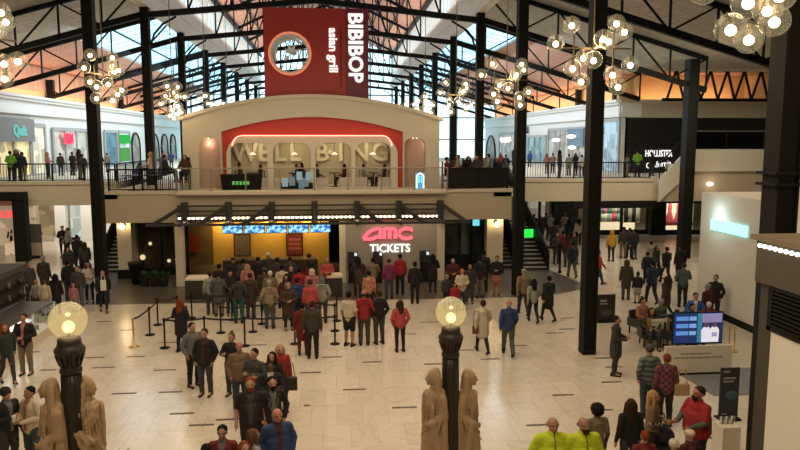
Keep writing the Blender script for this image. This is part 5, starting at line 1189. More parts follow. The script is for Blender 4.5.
def person(loc, rz, h, pose, top, topc, bot, botc, hair, hairc, skin, label, group=None, split=0, splitc='white', heavy=0, shoe='black', wide=1.0, beard=None, under=None):
    s = h/1.75; lab = label
    o = obj('person', body_mesh(pose), None, None, loc, rz); o.scale = (s*wide*1.10, s*wide*1.10, s)
    om(o, 0, M['k_'+skin]); om(o, 1, EYE); om(o, 2, LIP)
    tag(o, lab, 'person', group)
    nm_ = {'tee': 'tshirt', 'bare': 'hair'}
    g = obj({'tee': 'tshirt'}.get(top, top), garment_mesh(top, pose, split, heavy), None, o); om(g, 0, M['c_'+topc]); om(g, 1, M['c_'+splitc])
    if under: g = obj('shirt', garment_mesh('sweater', pose), None, o); om(g, 0, M['c_'+under]); om(g, 1, M['c_'+under])
    if bot:
        g = obj(bot, garment_mesh(bot, pose), None, o); om(g, 0, M['c_'+botc]); om(g, 1, M['c_'+botc])
    if hair:
        g = obj({'cap': 'cap', 'beanie': 'beanie', 'hood': 'hood'}.get(hair, 'hair'), hair_mesh(hair, pose), None, o); om(g, 0, M['c_'+hairc] if hair in ('cap', 'beanie', 'hood') else M['h_'+hairc])
    if beard:
        hd = joints(pose)['hd']
        if 'beard' not in GARM: GARM['beard'] = blob('beard', [ell(Vector((0, -.055, -.075)), (.058, .045, .045)), ell(Vector((0, -.07, -.10)), (.042, .034, .045)), caps((-.03, -.098, -.047), .009, (.03, -.098, -.047), .009)], .009, (None,), 2, lambda c, n: noise.noise(c*40)*.006)
        g = obj('beard', GARM['beard'], None, o, hd); om(g, 0, M['h_'+beard])
    J = joints(pose)
    for sd in 'LR':
        a = J['a'+sd]; k = obj('shoe', shoe_mesh(), None, o, (a.x, a.y, a.z-.085)); om(k, 0, M['c_'+shoe])
        if pose == 'walk' and sd == 'R': k.rotation_euler = (.45, 0, 0)
        if pose == 'walk' and sd == 'L': k.rotation_euler = (-.2, 0, 0)
    PEOPLE.append(o); return o
# ------------------------------------------------------------------ who stands where
def P(px, py, h, rot, pose, top, topc, bot, botc, hair, hairc, skin, label, fl=0, **kw):
    h *= 1.03
    top_z = fl + (h if pose != 'sit' else (1.75-.44)*h/1.75)
    p = onz(px, py, top_z)
    if fl: p = onY(px, py, kw.pop('Y', p.y)); 
    elif 'Y' in kw: p = onY(px, py, kw.pop('Y'))
    return person((p.x, p.y, fl), math.radians(rot), h, pose, top, topc, bot, botc, hair, hairc, skin, label, **kw)
GQ = 'people waiting in the ticket queue'; GF = 'people standing on the floor in front'; GW = 'people walking through the hall'
GD = 'people in the far right walkway'; GLF = 'people by the left shops'; GT = 'people at the ticket machines'; GR_ = 'people in the right seating area'
# bottom left
P(5, 388, 1.76, 60, 'phone', 'jacket', 'black', 'trousers', 'char', 'beanie', 'black', 'l', 'person in black jacket and black cap holding a phone, bottom left corner', group=GF, split=2, splitc='grey')
P(29, 387, 1.74, -30, 'front', 'jacket', 'cream', 'trousers', 'denim', 'short', 'black', 'm', 'person in cream jacket and dark jeans left of the left statue', group=GF, split=2, splitc='salmon')
P(4, 324, 1.68, 40, 'walk', 'jacket', 'dgreen', 'leggings', 'char', 'long', 'red', 'l', 'person with red hair in dark green jacket at the left edge', group=GF)
P(23, 314, 1.76, 0, 'front', 'jacket', 'black', 'trousers', 'khaki', 'short', 'brown', 'l', 'person in black jacket over pale pink shirt and khaki trousers by the display counter', group=GF, split=2, splitc='pink')
# bottom queue
P(222, 426, 1.72, 0, 'phone', 'jacket', 'dred', 'trousers', 'denim', 'short', 'black', 'm', 'person in dark red jacket with grey scarf at the bottom edge', group=GQ, split=2, splitc='grey')
P(206, 444, 1.60, 180, 'stand', 'jacket', 'black', 'trousers', 'black', 'fringe', 'black', 'l', 'dark haired person cut off at the bottom edge, left of the dark red jacket', group=GQ)
P(253, 429, 1.62, 120, 'stand', 'sweater', 'lgrey', 'trousers', 'denim', 'long', 'lbrown', 'l', 'person with long light brown hair and pale top at the bottom edge', group=GQ)
P(244, 442, 1.58, 30, 'stand', 'coat', 'brown', 'trousers', 'black', 'long', 'red', 'l', 'reddish brown haired person cut off lowest at the bottom edge', group=GQ)
P(277, 409, 1.76, 20, 'pocket', 'jacket', 'blue', 'trousers', 'denim', 'bald', 'grey', 'r', 'grey balding person in dark blue jacket over maroon shirt, bottom edge', group=GQ, split=2, splitc='maroon', heavy=.02, wide=1.1)
P(250, 378, 1.84, 5, 'stand', 'tee', 'black', 'trousers', 'black', 'short', 'red', 'l', 'person with long red beard in black printed shirt', group=GQ, split=3, splitc='dgrey', heavy=.02, wide=1.08, beard='red')
P(272, 377, 1.82, 15, 'pocket', 'sweater', 'black', 'trousers', 'black', 'short', 'black', 'l', 'person with dark beard in black sweatshirt with pale print', group=GQ, split=3, splitc='grey', beard='black')
P(270, 362, 1.70, 10, 'front', 'jacket', 'black', 'trousers', 'black', 'short', 'black', 'd', 'dark skinned person in black jacket with open white collar', group=GQ, split=2, splitc='white')
P(254, 349, 1.78, -25, 'cross', 'sweater', 'dgrey', 'trousers', 'denim', 'short', 'black', 'l', 'person with dark hair in charcoal sweater, arms folded', group=GQ)
P(239, 342, 1.76, 10, 'pocket', 'sweater', 'tan', 'trousers', 'denim', 'bald', 'brown', 'r', 'bald person in dusty beige sweater', group=GQ, heavy=.02)
P(231, 333, 1.68, -20, 'cross', 'sweater', 'black', 'trousers', 'dgrey', 'bun', 'lbrown', 'l', 'person with hair bun and black top, arms folded', group=GQ, shoe='dgrey')
P(204, 329, 1.78, -10, 'pocket', 'jacket', 'black', 'trousers', 'dgrey', 'short', 'brown', 'l', 'person in black jacket with maroon shoulders and grey trousers', group=GQ, split=2, splitc='maroon', heavy=.02)
P(192, 323, 1.76, 40, 'pocket', 'hoodie', 'grey', 'trousers', 'black', 'short', 'black', 'l', 'person in light grey hoodie and black trousers', group=GQ)
P(280, 345, 1.68, 25, 'stand', 'jacket', 'red', 'trousers', 'denim', 'long', 'blond', 'l', 'blond person in bright red jacket holding a black bag', group=GQ)
P(272, 354, 1.64, -10, 'stand', 'jacket', 'black', 'trousers', 'black', 'long', 'black', 'l', 'person with long black hair between the charcoal sweater and the red jacket', group=GQ)
P(180, 299, 1.70, 160, 'front', 'coat', 'black', 'leggings', 'black', 'long', 'red', 'l', 'person with long reddish hair in black coat seen from behind at the queue posts', group=GQ)
# queue crowd
Q = [
 (219, 264, 1.72, 180, 'stand', 'jacket', 'black', 'trousers', 'black', 'short', 'black', 'l', 'person in black behind the grey green coat, left of the queue crowd'),
 (218, 272, 1.70, 180, 'pocket', 'coat', 'ggreen', 'trousers', 'khaki', 'short', 'dbrown' if 0 else 'brown', 'l', 'person in grey green coat and khaki trousers seen from behind'),
 (210, 273, 1.66, 190, 'stand', 'jacket', 'lgrey', 'trousers', 'dgrey', 'short', 'brown', 'l', 'person in pale grey jacket at the left end of the queue crowd'),
 (230, 271, 1.72, 10, 'front', 'jacket', 'black', 'trousers', 'char', 'short', 'black', 'm', 'person in black facing the camera left of the green trousers'),
 (238, 276, 1.74, 180, 'pocket', 'jacket', 'char', 'trousers', 'teal', 'short', 'black', 'l', 'person in charcoal jacket and bright green trousers seen from behind'),
 (250, 273, 1.72, 175, 'stand', 'coat', 'brown', 'trousers', 'dgrey', 'short', 'dbrown' if 0 else 'brown', 'l', 'person in dark brown coat right of the green trousers'),
 (233, 258, 1.78, 0, 'stand', 'jacket', 'black', 'trousers', 'black', 'cap', 'black', 'l', 'person in black with cap facing the camera by the mustard wall'),
 (243, 259, 1.74, 170, 'stand', 'jacket', 'dgrey', 'trousers', 'black', 'short', 'black', 'l', 'person in dark grey right of the black cap'),
 (247, 264, 1.66, 180, 'stand', 'jacket', 'pink', 'trousers', 'black', 'long', 'blond', 'l', 'blond person with pink top in the queue crowd'),
 (258, 257, 1.74, 180, 'stand', 'jacket', 'black', 'trousers', 'black', 'short', 'black', 'l', 'person in black at the counter under the left poster'),
 (264, 268, 1.70, 180, 'stand', 'jacket', 'olive', 'trousers', 'black', 'beanie', 'dgrey', 'l', 'person in olive jacket with grey knit hat in the queue crowd'),
 (270, 271, 1.70, 180, 'stand', 'coat', 'tan', 'trousers', 'dgrey', 'fringe', 'white', 'l', 'white haired person in tan coat in the queue crowd'),
 (269, 280, 1.74, 185, 'pocket', 'hoodie', 'beige', 'trousers', 'ggreen', 'short', 'grey', 'l', 'person in beige hooded coat and grey trousers, queue front left of the brown coat'),
 (282, 265, 1.74, 175, 'stand', 'jacket', 'cream', 'trousers', 'black', 'short', 'black', 'l', 'person in cream white jacket in the middle of the crowd'),
 (291, 267, 1.72, 0, 'stand', 'jacket', 'black', 'trousers', 'black', 'bald', 'grey', 'l', 'balding person in black facing the camera in the middle of the crowd'),
 (286, 275, 1.68, 0, 'front', 'jacket', 'maroon', 'trousers', 'black', 'long', 'black', 'm', 'person in maroon with long dark hair facing the camera in the crowd'),
 (288, 283, 1.68, 10, 'front', 'coat', 'brown', 'leggings', 'black', 'hood', 'khaki', 'l', 'person in brown coat and black leggings at the front of the queue crowd'),
 (299, 268, 1.70, 180, 'stand', 'jacket', 'red', 'trousers', 'black', 'short', 'black', 'l', 'person in red jacket in the middle of the crowd'),
 (297, 278, 1.66, 180, 'stand', 'jacket', 'blue', 'trousers', 'denim', 'short', 'black', 'l', 'person in blue jacket in the middle of the crowd'),
 (309, 254, 1.78, 180, 'stand', 'jacket', 'black', 'trousers', 'black', 'beanie', 'black', 'l', 'person in black with knit hat under the dark red poster'),
 (312, 269, 1.70, 180, 'stand', 'jacket', 'pink', 'trousers', 'black', 'hood', 'cream', 'l', 'person in pale pink hooded jacket in the crowd'),
 (310, 280, 1.72, 185, 'stand', 'jacket', 'coral', 'trousers', 'dgrey', 'beanie', 'maroon', 'l', 'person in salmon red jacket in the crowd, right of the brown coat'),
 (322, 277, 1.70, 180, 'pocket', 'hoodie', 'lgrey', 'trousers', 'dgrey', 'hood', 'grey', 'l', 'person in light grey hoodie with the hood up at the right of the crowd'),
 (327, 258, 1.66, 0, 'front', 'jacket', 'coral', 'trousers', 'black', 'short', 'blond', 'l', 'person in pink red jacket facing the camera beside the right counter'),
 (268, 253, 1.70, 0, 'stand', 'tee', 'char', 'trousers', 'black', 'beanie', 'white', 'l', 'person behind the counter with white cap'),
 (277, 258, 1.72, 180, 'stand', 'jacket', 'char', 'trousers', 'black', 'short', 'black', 'l', 'dark dressed person at the counter between the two posters, left one'),
 (290, 257, 1.72, 180, 'stand', 'jacket', 'char', 'trousers', 'black', 'short', 'brown', 'l', 'dark dressed person at the counter below the dark red poster'),
 (304, 262, 1.66, 180, 'stand', 'jacket', 'dred', 'trousers', 'black', 'long', 'brown', 'l', 'person with brown hair in wine red jacket behind the red jacket'),
 (312, 301, 1.78, 180, 'stand', 'jacket', 'olive', 'trousers', 'black', 'short', 'dbrown' if 0 else 'brown', 'l', 'large person in olive brown jacket seen from behind below the crowd'),
 (302, 303, 1.64, 185, 'stand', 'coat', 'dred', 'leggings', 'dred', 'short', 'black', 'l', 'person in dark red coat beside the olive brown jacket'),
 (349, 292, 1.78, 150, 'stand', 'tee', 'cream', 'shorts', 'black', 'short', 'black', 'l', 'person in cream shirt and black shorts'),
 (364, 290, 1.82, 180, 'pocket', 'hoodie', 'red', 'trousers', 'dgrey', 'bald', 'brown', 'r', 'person in red hoodie and grey trousers seen from behind'),
 (379, 291, 1.76, 200, 'pocket', 'jacket', 'black', 'trousers', 'dgrey', 'short', 'brown', 'l', 'person in black jacket and grey trousers right of the red hoodie'),
 (400, 300, 1.66, 190, 'pocket', 'jacket', 'coral', 'leggings', 'black', 'long', 'brown', 'l', 'person in coral jacket and black leggings, alone on the open floor'),
]
for q in Q: P(*q, group=GQ)
T = [
 (358, 257, 1.70, 180, 'reach', 'jacket', 'char', 'trousers', 'black', 'long', 'black', 'l', 'person in charcoal at the left ticket machine'),
 (373, 258, 1.68, 180, 'reach', 'jacket', 'khaki', 'trousers', 'black', 'short', 'black', 'l', 'person in khaki jacket at the middle ticket machine'),
 (363, 264, 1.66, 180, 'stand', 'jacket', 'olive', 'trousers', 'black', 'long', 'brown', 'l', 'person in dark olive behind the left ticket machine user'),
 (389, 259, 1.70, 185, 'stand', 'jacket', 'purple', 'trousers', 'denim', 'beanie', 'maroon', 'l', 'person in magenta purple jacket and jeans under the lettered wall'),
 (400, 254, 1.78, 180, 'stand', 'jacket', 'red', 'trousers', 'black', 'short', 'black', 'l', 'person in red jacket below the word TICKETS'),
 (369, 271, 1.62, 180, 'stand', 'jacket', 'rplaid', 'trousers', 'black', 'short', 'black', 'l', 'person in red plaid jacket with a pale scarf behind the red hoodie'),
 (415, 262, 1.72, 170, 'stand', 'jacket', 'black', 'trousers', 'black', 'short', 'black', 'l', 'person in black jacket walking near the right ticket machine'),
 (433, 254, 1.70, 180, 'reach', 'coat', 'black', 'leggings', 'black', 'long', 'black', 'l', 'person with very long black hair at the right ticket machine'),
 (447, 275, 1.35, 0, 'stand', 'jacket', 'char', 'trousers', 'black', 'beanie', 'lgrey', 'l', 'child in dark jacket and pale hat beside the glass globe'),
 (453, 258, 1.76, 0, 'front', 'jacket', 'maroon', 'trousers', 'black', 'short', 'brown', 'l', 'person in maroon jacket facing the camera by the right display window'),
 (455, 283, 1.15, 0, 'stand', 'jacket', 'red', 'trousers', 'black', 'short', 'black', 'l', 'small child in red right behind the glass globe'),
 (462, 269, 1.66, 10, 'front', 'jacket', 'cream', 'trousers', 'denim', 'long', 'red', 'l', 'person in pale cream coat with dark strap and jeans'),
 (470, 264, 1.64, 0, 'stand', 'jacket', 'char', 'trousers', 'dgrey', 'long', 'brown', 'l', 'person with brown hair right of the pale cream coat'),
 (480, 257, 1.76, 180, 'stand', 'jacket', 'black', 'trousers', 'grey', 'short', 'black', 'l', 'person in black jacket and grey trousers, back turned, right display window'),
 (484, 251, 1.80, 180, 'stand', 'jacket', 'black', 'trousers', 'black', 'short', 'black', 'l', 'tall person in black behind the grey trousers'),
 (497, 256, 1.68, -20, 'front', 'jacket', 'black', 'skirt', 'salmon', 'short', 'black', 'l', 'person in black top and dusty pink skirt by the right pier'),
]
for q in T: P(*q, group=GT)
W = [
 (524, 269, 1.78, 180, 'walk', 'jacket', 'khaki', 'trousers', 'char', 'cap', 'lgrey', 'l', 'person in khaki jacket and pale cap walking away beside the slim black column'),
 (534, 279, 1.62, 180, 'walk', 'sweater', 'lgrey', 'leggings', 'black', 'long', 'black', 'l', 'person in pale grey top and black leggings between two walkers'),
 (549, 276, 1.70, 195, 'walk', 'coat', 'black', 'leggings', 'black', 'short', 'black', 'l', 'person in black coat with shoulder bag near the right stairs'),
 (483, 300, 1.70, 185, 'walk', 'coat', 'cream', 'leggings', 'black', 'short', 'dbrown' if 0 else 'brown', 'l', 'person in cream coat with crossbody bag walking away, right of the globe lamp'),
 (509, 300, 1.76, 175, 'walk', 'jacket', 'blue', 'trousers', 'ggreen', 'bald', 'grey', 'r', 'grey haired person in blue jacket walking away'),
 (617, 316, 1.72, 60, 'front', 'coat', 'char', 'trousers', 'char', 'short', 'black', 'l', 'person in charcoal coat standing right of the right black column'),
 (627, 260, 1.68, 170, 'stand', 'coat', 'olive', 'trousers', 'dgrey', 'hood', 'brown', 'l', 'person in olive coat holding the hand of a child'),
 (638, 272, 1.30, 180, 'stand', 'jacket', 'black', 'skirt', 'lgrey', 'bun', 'black', 'l', 'child in black top and pale skirt between two adults'),
 (653, 261, 1.76, 180, 'walk', 'jacket', 'navy', 'trousers', 'black', 'short', 'black', 'l', 'person in navy jacket with pale hem holding the hand of a child'),
 (667, 276, 1.62, 200, 'walk', 'coat', 'brown', 'leggings', 'black', 'long', 'brown', 'l', 'person in brown coat with long hair right of the navy jacket'),
 (684, 263, 1.78, 170, 'front', 'jacket', 'ggreen', 'trousers', 'black', 'short', 'brown', 'l', 'person in grey green jacket with dark bag, standing'),
 (667, 247, 1.72, 190, 'walk', 'jacket', 'black', 'leggings', 'black', 'short', 'black', 'l', 'person in black with white hem walking left of the broad column'),
 (681, 245, 1.74, 180, 'stand', 'coat', 'black', 'trousers', 'black', 'short', 'black', 'l', 'person in black coat in front of the broad column'),
 (651, 241, 1.64, 190, 'stand', 'jacket', 'lgrey', 'trousers', 'black', 'short', 'black', 'l', 'person in light grey top left of the dress window'),
 (657, 246, 1.60, 20, 'walk', 'jacket', 'char', 'trousers', 'black', 'long', 'brown', 'l', 'person in charcoal below the dress window'),
 (648, 252, 1.55, 160, 'walk', 'jacket', 'black', 'trousers', 'black', 'short', 'black', 'l', 'person in black bending below the dress window, left'),
 (612, 230, 1.74, 180, 'stand', 'jacket', 'yellow', 'leggings', 'black', 'hood', 'yellow', 'l', 'person in yellow jacket at the lit clothes shop'),
 (624, 227, 1.78, 180, 'stand', 'jacket', 'dbrown' if 0 else 'char', 'trousers', 'khaki', 'short', 'black', 'l', 'person in dark jacket and khaki trousers at the lit clothes shop'),
 (635, 229, 1.72, 200, 'stand', 'jacket', 'black', 'leggings', 'black', 'short', 'black', 'l', 'person in black at the lit clothes shop'),
 (630, 228, 1.70, 170, 'stand', 'coat', 'char', 'trousers', 'black', 'short', 'brown', 'l', 'person in charcoal coat between two shoppers at the lit clothes shop'),
 (573, 242, 1.76, 180, 'walk', 'jacket', 'navy', 'trousers', 'ggreen', 'short', 'black', 'l', 'person in navy jacket and grey trousers left of the right black column'),
 (599, 250, 1.66, 90, 'walk', 'jacket', 'coral', 'trousers', 'denim', 'short', 'black', 'l', 'person in red half hidden by the right black column'),
]
for q in W: P(*q, group=GW)
D = [(557, 233, 'char', 'brown'), (563, 231, 'dred', 'black'), (568, 235, 'maroon', 'brown'), (574, 233, 'black', 'black'), (579, 219, 'cream', 'black'), (546, 213, 'dgrey', 'black'), (541, 216, 'char', 'brown'), (554, 222, 'black', 'black'), (560, 221, 'grey', 'brown'), (551, 214, 'lgrey', 'black'), (569, 219, 'navy', 'black'), (534, 214, 'black', 'brown'), (565, 213, 'beige', 'black'), (575, 214, 'char', 'black')]
DN = ['charcoal jacket', 'dark red jacket', 'maroon jacket', 'black jacket', 'cream white top', 'dark grey jacket', 'charcoal coat, farthest left pair', 'black top, farther back', 'mid grey jacket', 'light grey jacket, farther back', 'navy jacket, farther back', 'black jacket, leftmost', 'beige jacket, farther back', 'charcoal jacket, farther back by the column']
for i, (px, py, c, hc) in enumerate(D):
    P(px, py, 1.70, 180 if i % 3 else 10, 'walk' if i % 2 else 'stand', 'jacket', c, 'trousers', ('denim', 'black', 'dgrey')[i % 3], 'short' if i % 2 else 'long', hc, 'l', 'person in the far right walkway crowd, '+DN[i], group=GD)
# left shops
Lp = [
 (35, 223, 1.80, 0, 'pocket', 'jacket', 'blue', 'trousers', 'black', 'bald', 'brown', 'l', 'person in blue jacket behind the standing banner at left'),
 (62, 226, 1.76, 10, 'front', 'jacket', 'black', 'leggings', 'black', 'short', 'black', 'l', 'person in black with pale shirt near the lower left white piers'),
 (67, 228, 1.74, -60, 'walk', 'jacket', 'lgrey', 'trousers', 'black', 'short', 'brown', 'l', 'person in pale jacket beside the person in black near the white piers'),
 (77, 235, 1.76, 170, 'stand', 'jacket', 'black', 'trousers', 'black', 'short', 'black', 'l', 'person in black left of the first left column, farther back'),
 (68, 247, 1.60, 20, 'stand', 'jacket', 'char', 'trousers', 'black', 'short', 'black', 'l', 'shorter person in charcoal left of the first left column'),
 (84, 242, 1.70, 200, 'stand', 'jacket', 'dgrey', 'trousers', 'black', 'long', 'brown', 'l', 'person in dark grey partly behind the first left column'),
 (28, 262, 1.76, 60, 'pocket', 'jacket', 'dgrey', 'trousers', 'char', 'short', 'brown', 'l', 'person in dark grey jacket at the far end of the tall kiosk'),
 (43, 256, 1.76, 170, 'stand', 'jacket', 'olive', 'trousers', 'olive', 'short', 'grey', 'l', 'person in olive jacket behind the child in cream'),
 (44, 280, 1.38, 180, 'stand', 'jacket', 'cream', 'trousers', 'lgrey', 'short', 'lbrown', 'l', 'child in cream jacket near the display counter'),
 (36, 280, 1.30, 170, 'stand', 'jacket', 'lgrey', 'trousers', 'dgrey', 'short', 'blond', 'l', 'child in light grey left of the child in cream'),
 (55, 274, 1.55, 180, 'stand', 'coat', 'black', 'trousers', 'black', 'long', 'black', 'l', 'person in long black coat right of the child in cream'),
 (68, 260, 1.78, 180, 'stand', 'jacket', 'black', 'trousers', 'char', 'short', 'black', 'l', 'large person in black jacket left of the first left column'),
 (77, 266, 1.72, 0, 'stand', 'jacket', 'dgrey', 'trousers', 'ldenim', 'short', 'brown', 'l', 'person in grey top and pale jeans left of the first left column'),
 (88, 262, 1.70, 10, 'front', 'sweater', 'white', 'leggings', 'black', 'long', 'brown', 'l', 'person in white top and black leggings in front of the first left column'),
 (102, 270, 1.66, 20, 'walk', 'jacket', 'black', 'leggings', 'black', 'short', 'black', 'l', 'person in black with white bag right of the first left column'),
 (73, 284, 1.10, 180, 'stand', 'jacket', 'pink', 'trousers', 'lgrey', 'beanie', 'pink', 'l', 'small child in pale pink among the adults at left'),
 (2, 224, 1.72, 150, 'stand', 'jacket', 'char', 'trousers', 'black', 'short', 'black', 'l', 'person in charcoal at the black framed store, leftmost'),
 (7, 222, 1.74, 180, 'stand', 'jacket', 'brown', 'trousers', 'black', 'short', 'black', 'l', 'person in dark brown at the black framed store'),
 (12, 226, 1.68, 200, 'stand', 'jacket', 'black', 'trousers', 'black', 'long', 'brown', 'l', 'person with long brown hair at the black framed store'),
]
for q in Lp: P(*q, group=GLF)
# security guards and bottom right
P(553, 418, 1.80, 0, 'pocket', 'jacket', 'neon', 'trousers', 'black', 'bald', 'brown', 'm', 'bald person in neon yellow jacket at the bottom edge, left of the pair', group='people in neon jackets', split=1, splitc='ggreen', heavy=.03, wide=1.18)
P(584, 418, 1.80, 5, 'pocket', 'jacket', 'neon', 'trousers', 'black', 'bald', 'brown', 'm', 'bald bearded person in neon yellow jacket at the bottom edge, right of the pair', group='people in neon jackets', split=1, splitc='dgrey', heavy=.03, wide=1.18, beard='brown')
P(597, 404, 1.66, 190, 'stand', 'tee', 'khaki', 'trousers', 'char', 'curly', 'black', 'd', 'person with curly dark hair in khaki tee shirt behind the neon jackets', group=GF)
P(631, 399, 1.68, 185, 'stand', 'sweater', 'black', 'leggings', 'denim', 'long', 'brown', 'l', 'person with long dark hair in black top, back turned, lower right', group=GF)
P(654, 391, 1.68, 60, 'front', 'vest', 'tan', 'trousers', 'black', 'long', 'blond', 'l', 'blond person in tan vest over plaid sleeves, lower right', group=GF, under='bplaid')
P(645, 431, 1.50, 180, 'stand', 'sweater', 'dred', 'trousers', 'black', 'short', 'red', 'l', 'red haired head cut off at the bottom edge below the blond person', group=GF)
P(699, 387, 1.82, -75, 'reach', 'vest', 'red', 'trousers', 'black', 'short', 'brown', 'r', 'person in red shirt with grey sleeves, facing left, lower right', group=GF, under='ggreen', heavy=.05, wide=1.12, beard='brown')
P(690, 431, 1.50, 200, 'stand', 'jacket', 'maroon', 'trousers', 'black', 'cap', 'cream', 'l', 'person in maroon with white cap at the bottom edge', group=GF)
P(674, 440, 1.42, 190, 'stand', 'jacket', 'black', 'trousers', 'black', 'beanie', 'cream', 'l', 'person with cream knit hat at the bottom edge left of the white cap', group=GF)
P(650, 345, 1.78, 185, 'pocket', 'sweater', 'fair', 'trousers', 'denim', 'beanie', 'dgrey', 'l', 'person in grey striped knit sweater and dark jeans, back turned', group=GF)
P(667, 354, 1.72, 175, 'stand', 'jacket', 'plaid', 'trousers', 'black', 'short', 'red', 'l', 'person in red and black plaid shirt carrying a tan bag', group=GF)
# seated
for (px, py, h, rt, tc, hk, hc, lb, sx) in ((643, 298, 1.70, 20, 'salmon', 'bun', 'brown', 'seated person in a pink top', 0), (652, 308, 1.68, -10, 'olive', 'long', 'brown', 'seated person in olive behind the standing sign board', 1), (661, 299, 1.70, 200, 'ggreen', 'short', 'grey', 'grey haired seated person beside the pink top', None),
        (678, 310, 1.65, 30, 'char', 'short', 'brown', 'seated person in charcoal just behind the television at left', 2), (696, 293, 1.75, -20, 'bright', 'short', 'black', 'seated person in blue and white jacket behind the television', 3), (693, 304, 1.65, 0, 'black', 'short', 'black', 'seated person in black right behind the television', None), (709, 302, 1.6, 160, 'dred', 'short', 'white', 'white haired seated person in dark red beside the white block', 4)):
    o = P(px, py, h, rt, 'sit', 'jacket', tc, 'trousers', 'char', hk, hc, 'l', lb, group=GR_, split=2 if tc == 'bright' else 0, splitc='white')
    a = math.radians(rt); lab = 'dark lounge chair under the '+lb
    chair(o.location.x-math.sin(a)*.04, o.location.y+math.cos(a)*.04, a, lab)
P(716, 275, 1.74, -40, 'pocket', 'jacket', 'black', 'trousers', 'black', 'short', 'brown', 'l', 'person in black leaning beside the white block', group=GR_)
P(712, 262, 1.66, 200, 'stand', 'coat', 'brown', 'trousers', 'char', 'long', 'brown', 'l', 'person in brown coat at the corner of the white block', group=GR_)
P(708, 284, 1.62, 200, 'stand', 'jacket', 'maroon', 'trousers', 'denim', 'beanie', 'lgrey', 'l', 'person in maroon with pale hat holding something red by the white block', group=GR_)
# upper level
GU = 'people on the upper galleries'
UP_ = [(10, 151, 'lime', 'black', 43.1, 'bright green jacket at the far left of the upper gallery'), (16, 149, 'char', 'black', 43.9, 'charcoal, behind the bright green jacket'), (22, 152, 'navy', 'black', 43.3, 'navy, right of the bright green jacket'), (47, 152, 'pink', 'blond', 46, 'pale pink with blond hair on the upper left gallery'), (60, 153, 'char', 'black', 50, 'charcoal below the red initials, left'), (67, 152, 'yellow', 'black', 56, 'yellow below the red initials'), (72, 152, 'black', 'black', 50, 'black below the red initials'), (79, 149, 'black', 'black', 45, 'black, in front of the first left column, left side'), (82, 154, 'dgrey', 'brown', 44, 'dark grey beside the first left column'), (99, 153, 'black', 'black', 47, 'black right of the first left column'), (107, 154, 'beige', 'brown', 55, 'beige far back on the upper left gallery'),
 (163, 151, 'red', 'black', 70, 'red far back between the left columns'), (171, 153, 'blue', 'brown', 62, 'blue far back between the left columns'),
 (501, 156, 'red', 'black', 52, 'red left of the slim right column'), (506, 155, 'char', 'brown', 46, 'charcoal left of the slim right column'), (514, 150, 'navy', 'black', 48, 'navy at the slim right column'), (530, 152, 'bright', 'black', 62, 'bright blue far back on the upper right gallery'), (547, 155, 'pink', 'brown', 50, 'pale pink on the upper right gallery'), (553, 155, 'beige', 'black', 50, 'beige beside the pale pink one'), (560, 150, 'olive', 'black', 43.5, 'dark olive leaning at the upper right railing'), (569, 154, 'lgrey', 'black', 47, 'light grey on the upper right gallery'), (576, 153, 'black', 'black', 47, 'black right of the light grey one'), (582, 157, 'white', 'brown', 45, 'white beside the right black column'), (628, 153, 'grey', 'brown', 44.5, 'grey left of the yellow green jacket'), (638, 150, 'lime', 'black', 43.6, 'yellow green jacket before the black store'), (653, 153, 'black', 'black', 46, 'black before the black store')]
for i, (px, py, c, hc, Y, lb) in enumerate(UP_):
    p = onY(px, py, Y); p.x = max(-19.6, min(20.2, p.x)) if Y < 90 and not (Y < 49 and px > 600) else p.x; hh = max(1.45, min(1.85, p.z-U))
    person((p.x, p.y, U), math.radians((180, 20, 160, 90)[i % 4]), hh, ('front', 'stand', 'pocket')[i % 3], 'jacket', c, 'trousers', ('black', 'denim', 'khaki')[i % 3], 'short' if i % 2 == 0 else 'long', hc, 'l', 'person in '+lb, group=GU)
# terraces: people round dark tables
def table(x, y, z, lab, grp, w_=.45):
    t = thing('dining_table', lab, 'table', (x, y, z), 0, grp); MB().box((-w_, -.35, .70), (w_, .35, .75)).build('tabletop', mat('dark_wood', (.03, .02, .014), .5), t); MB().box((-.04, -.04, .03), (.04, .04, .7)).build('pedestal', BLK2, t); MB().box((-.22, -.22, 0), (.22, .22, .03)).build('base', BLK2, t)
def dchair(x, y, z, rz, lab, grp, lift=0):
    t = thing('dining_chair', lab, 'chair', (x, y, z), rz, grp); t.scale = (1, 1, (.45+lift)/.45); CM = mat('dark_leather', (.03, .028, .026), .45)
    MB().box((-.21, -.21, .41), (.21, .21, .45)).build('seat', CM, t); MB().box((-.21, .18, .45), (.21, .21, .85)).build('backrest', CM, t)
    for sx in (-1, 1):
        for sy in (-1, 1): MB().box((sx*.19-.02, sy*.19-.02, 0), (sx*.19+.02, sy*.19+.02, .42)).build('leg', BLK2, t)
TR = [(150, 152, 'cream', 'blond', -90, 34.6, 'cream on the left terrace'), (165, 155, 'black', 'black', 90, 34.5, 'black on the left terrace'), (182, 155, 'brown', 'brown', 0, 34.7, 'brown on the left terrace beside the arched front'),
 (447, 157, 'dred', 'brown', 90, 34.6, 'dark red on the right terrace'), (453, 156, 'char', 'black', 180, 34.9, 'charcoal on the right terrace beside the plant'), (458, 155, 'beige', 'brown', -90, 34.5, 'beige on the right terrace'), (466, 156, 'black', 'black', 0, 34.9, 'black on the right terrace, middle'), (474, 156, 'brown', 'blond', 180, 34.4, 'brown with blond hair on the right terrace'), (481, 156, 'khaki', 'brown', 90, 34.8, 'khaki on the right terrace'), (488, 154, 'lgrey', 'black', -90, 34.5, 'light grey on the right terrace'), (494, 158, 'black', 'brown', 0, 34.8, 'black at the right end of the right terrace')]
gtr = 'diners on the balcony terraces'
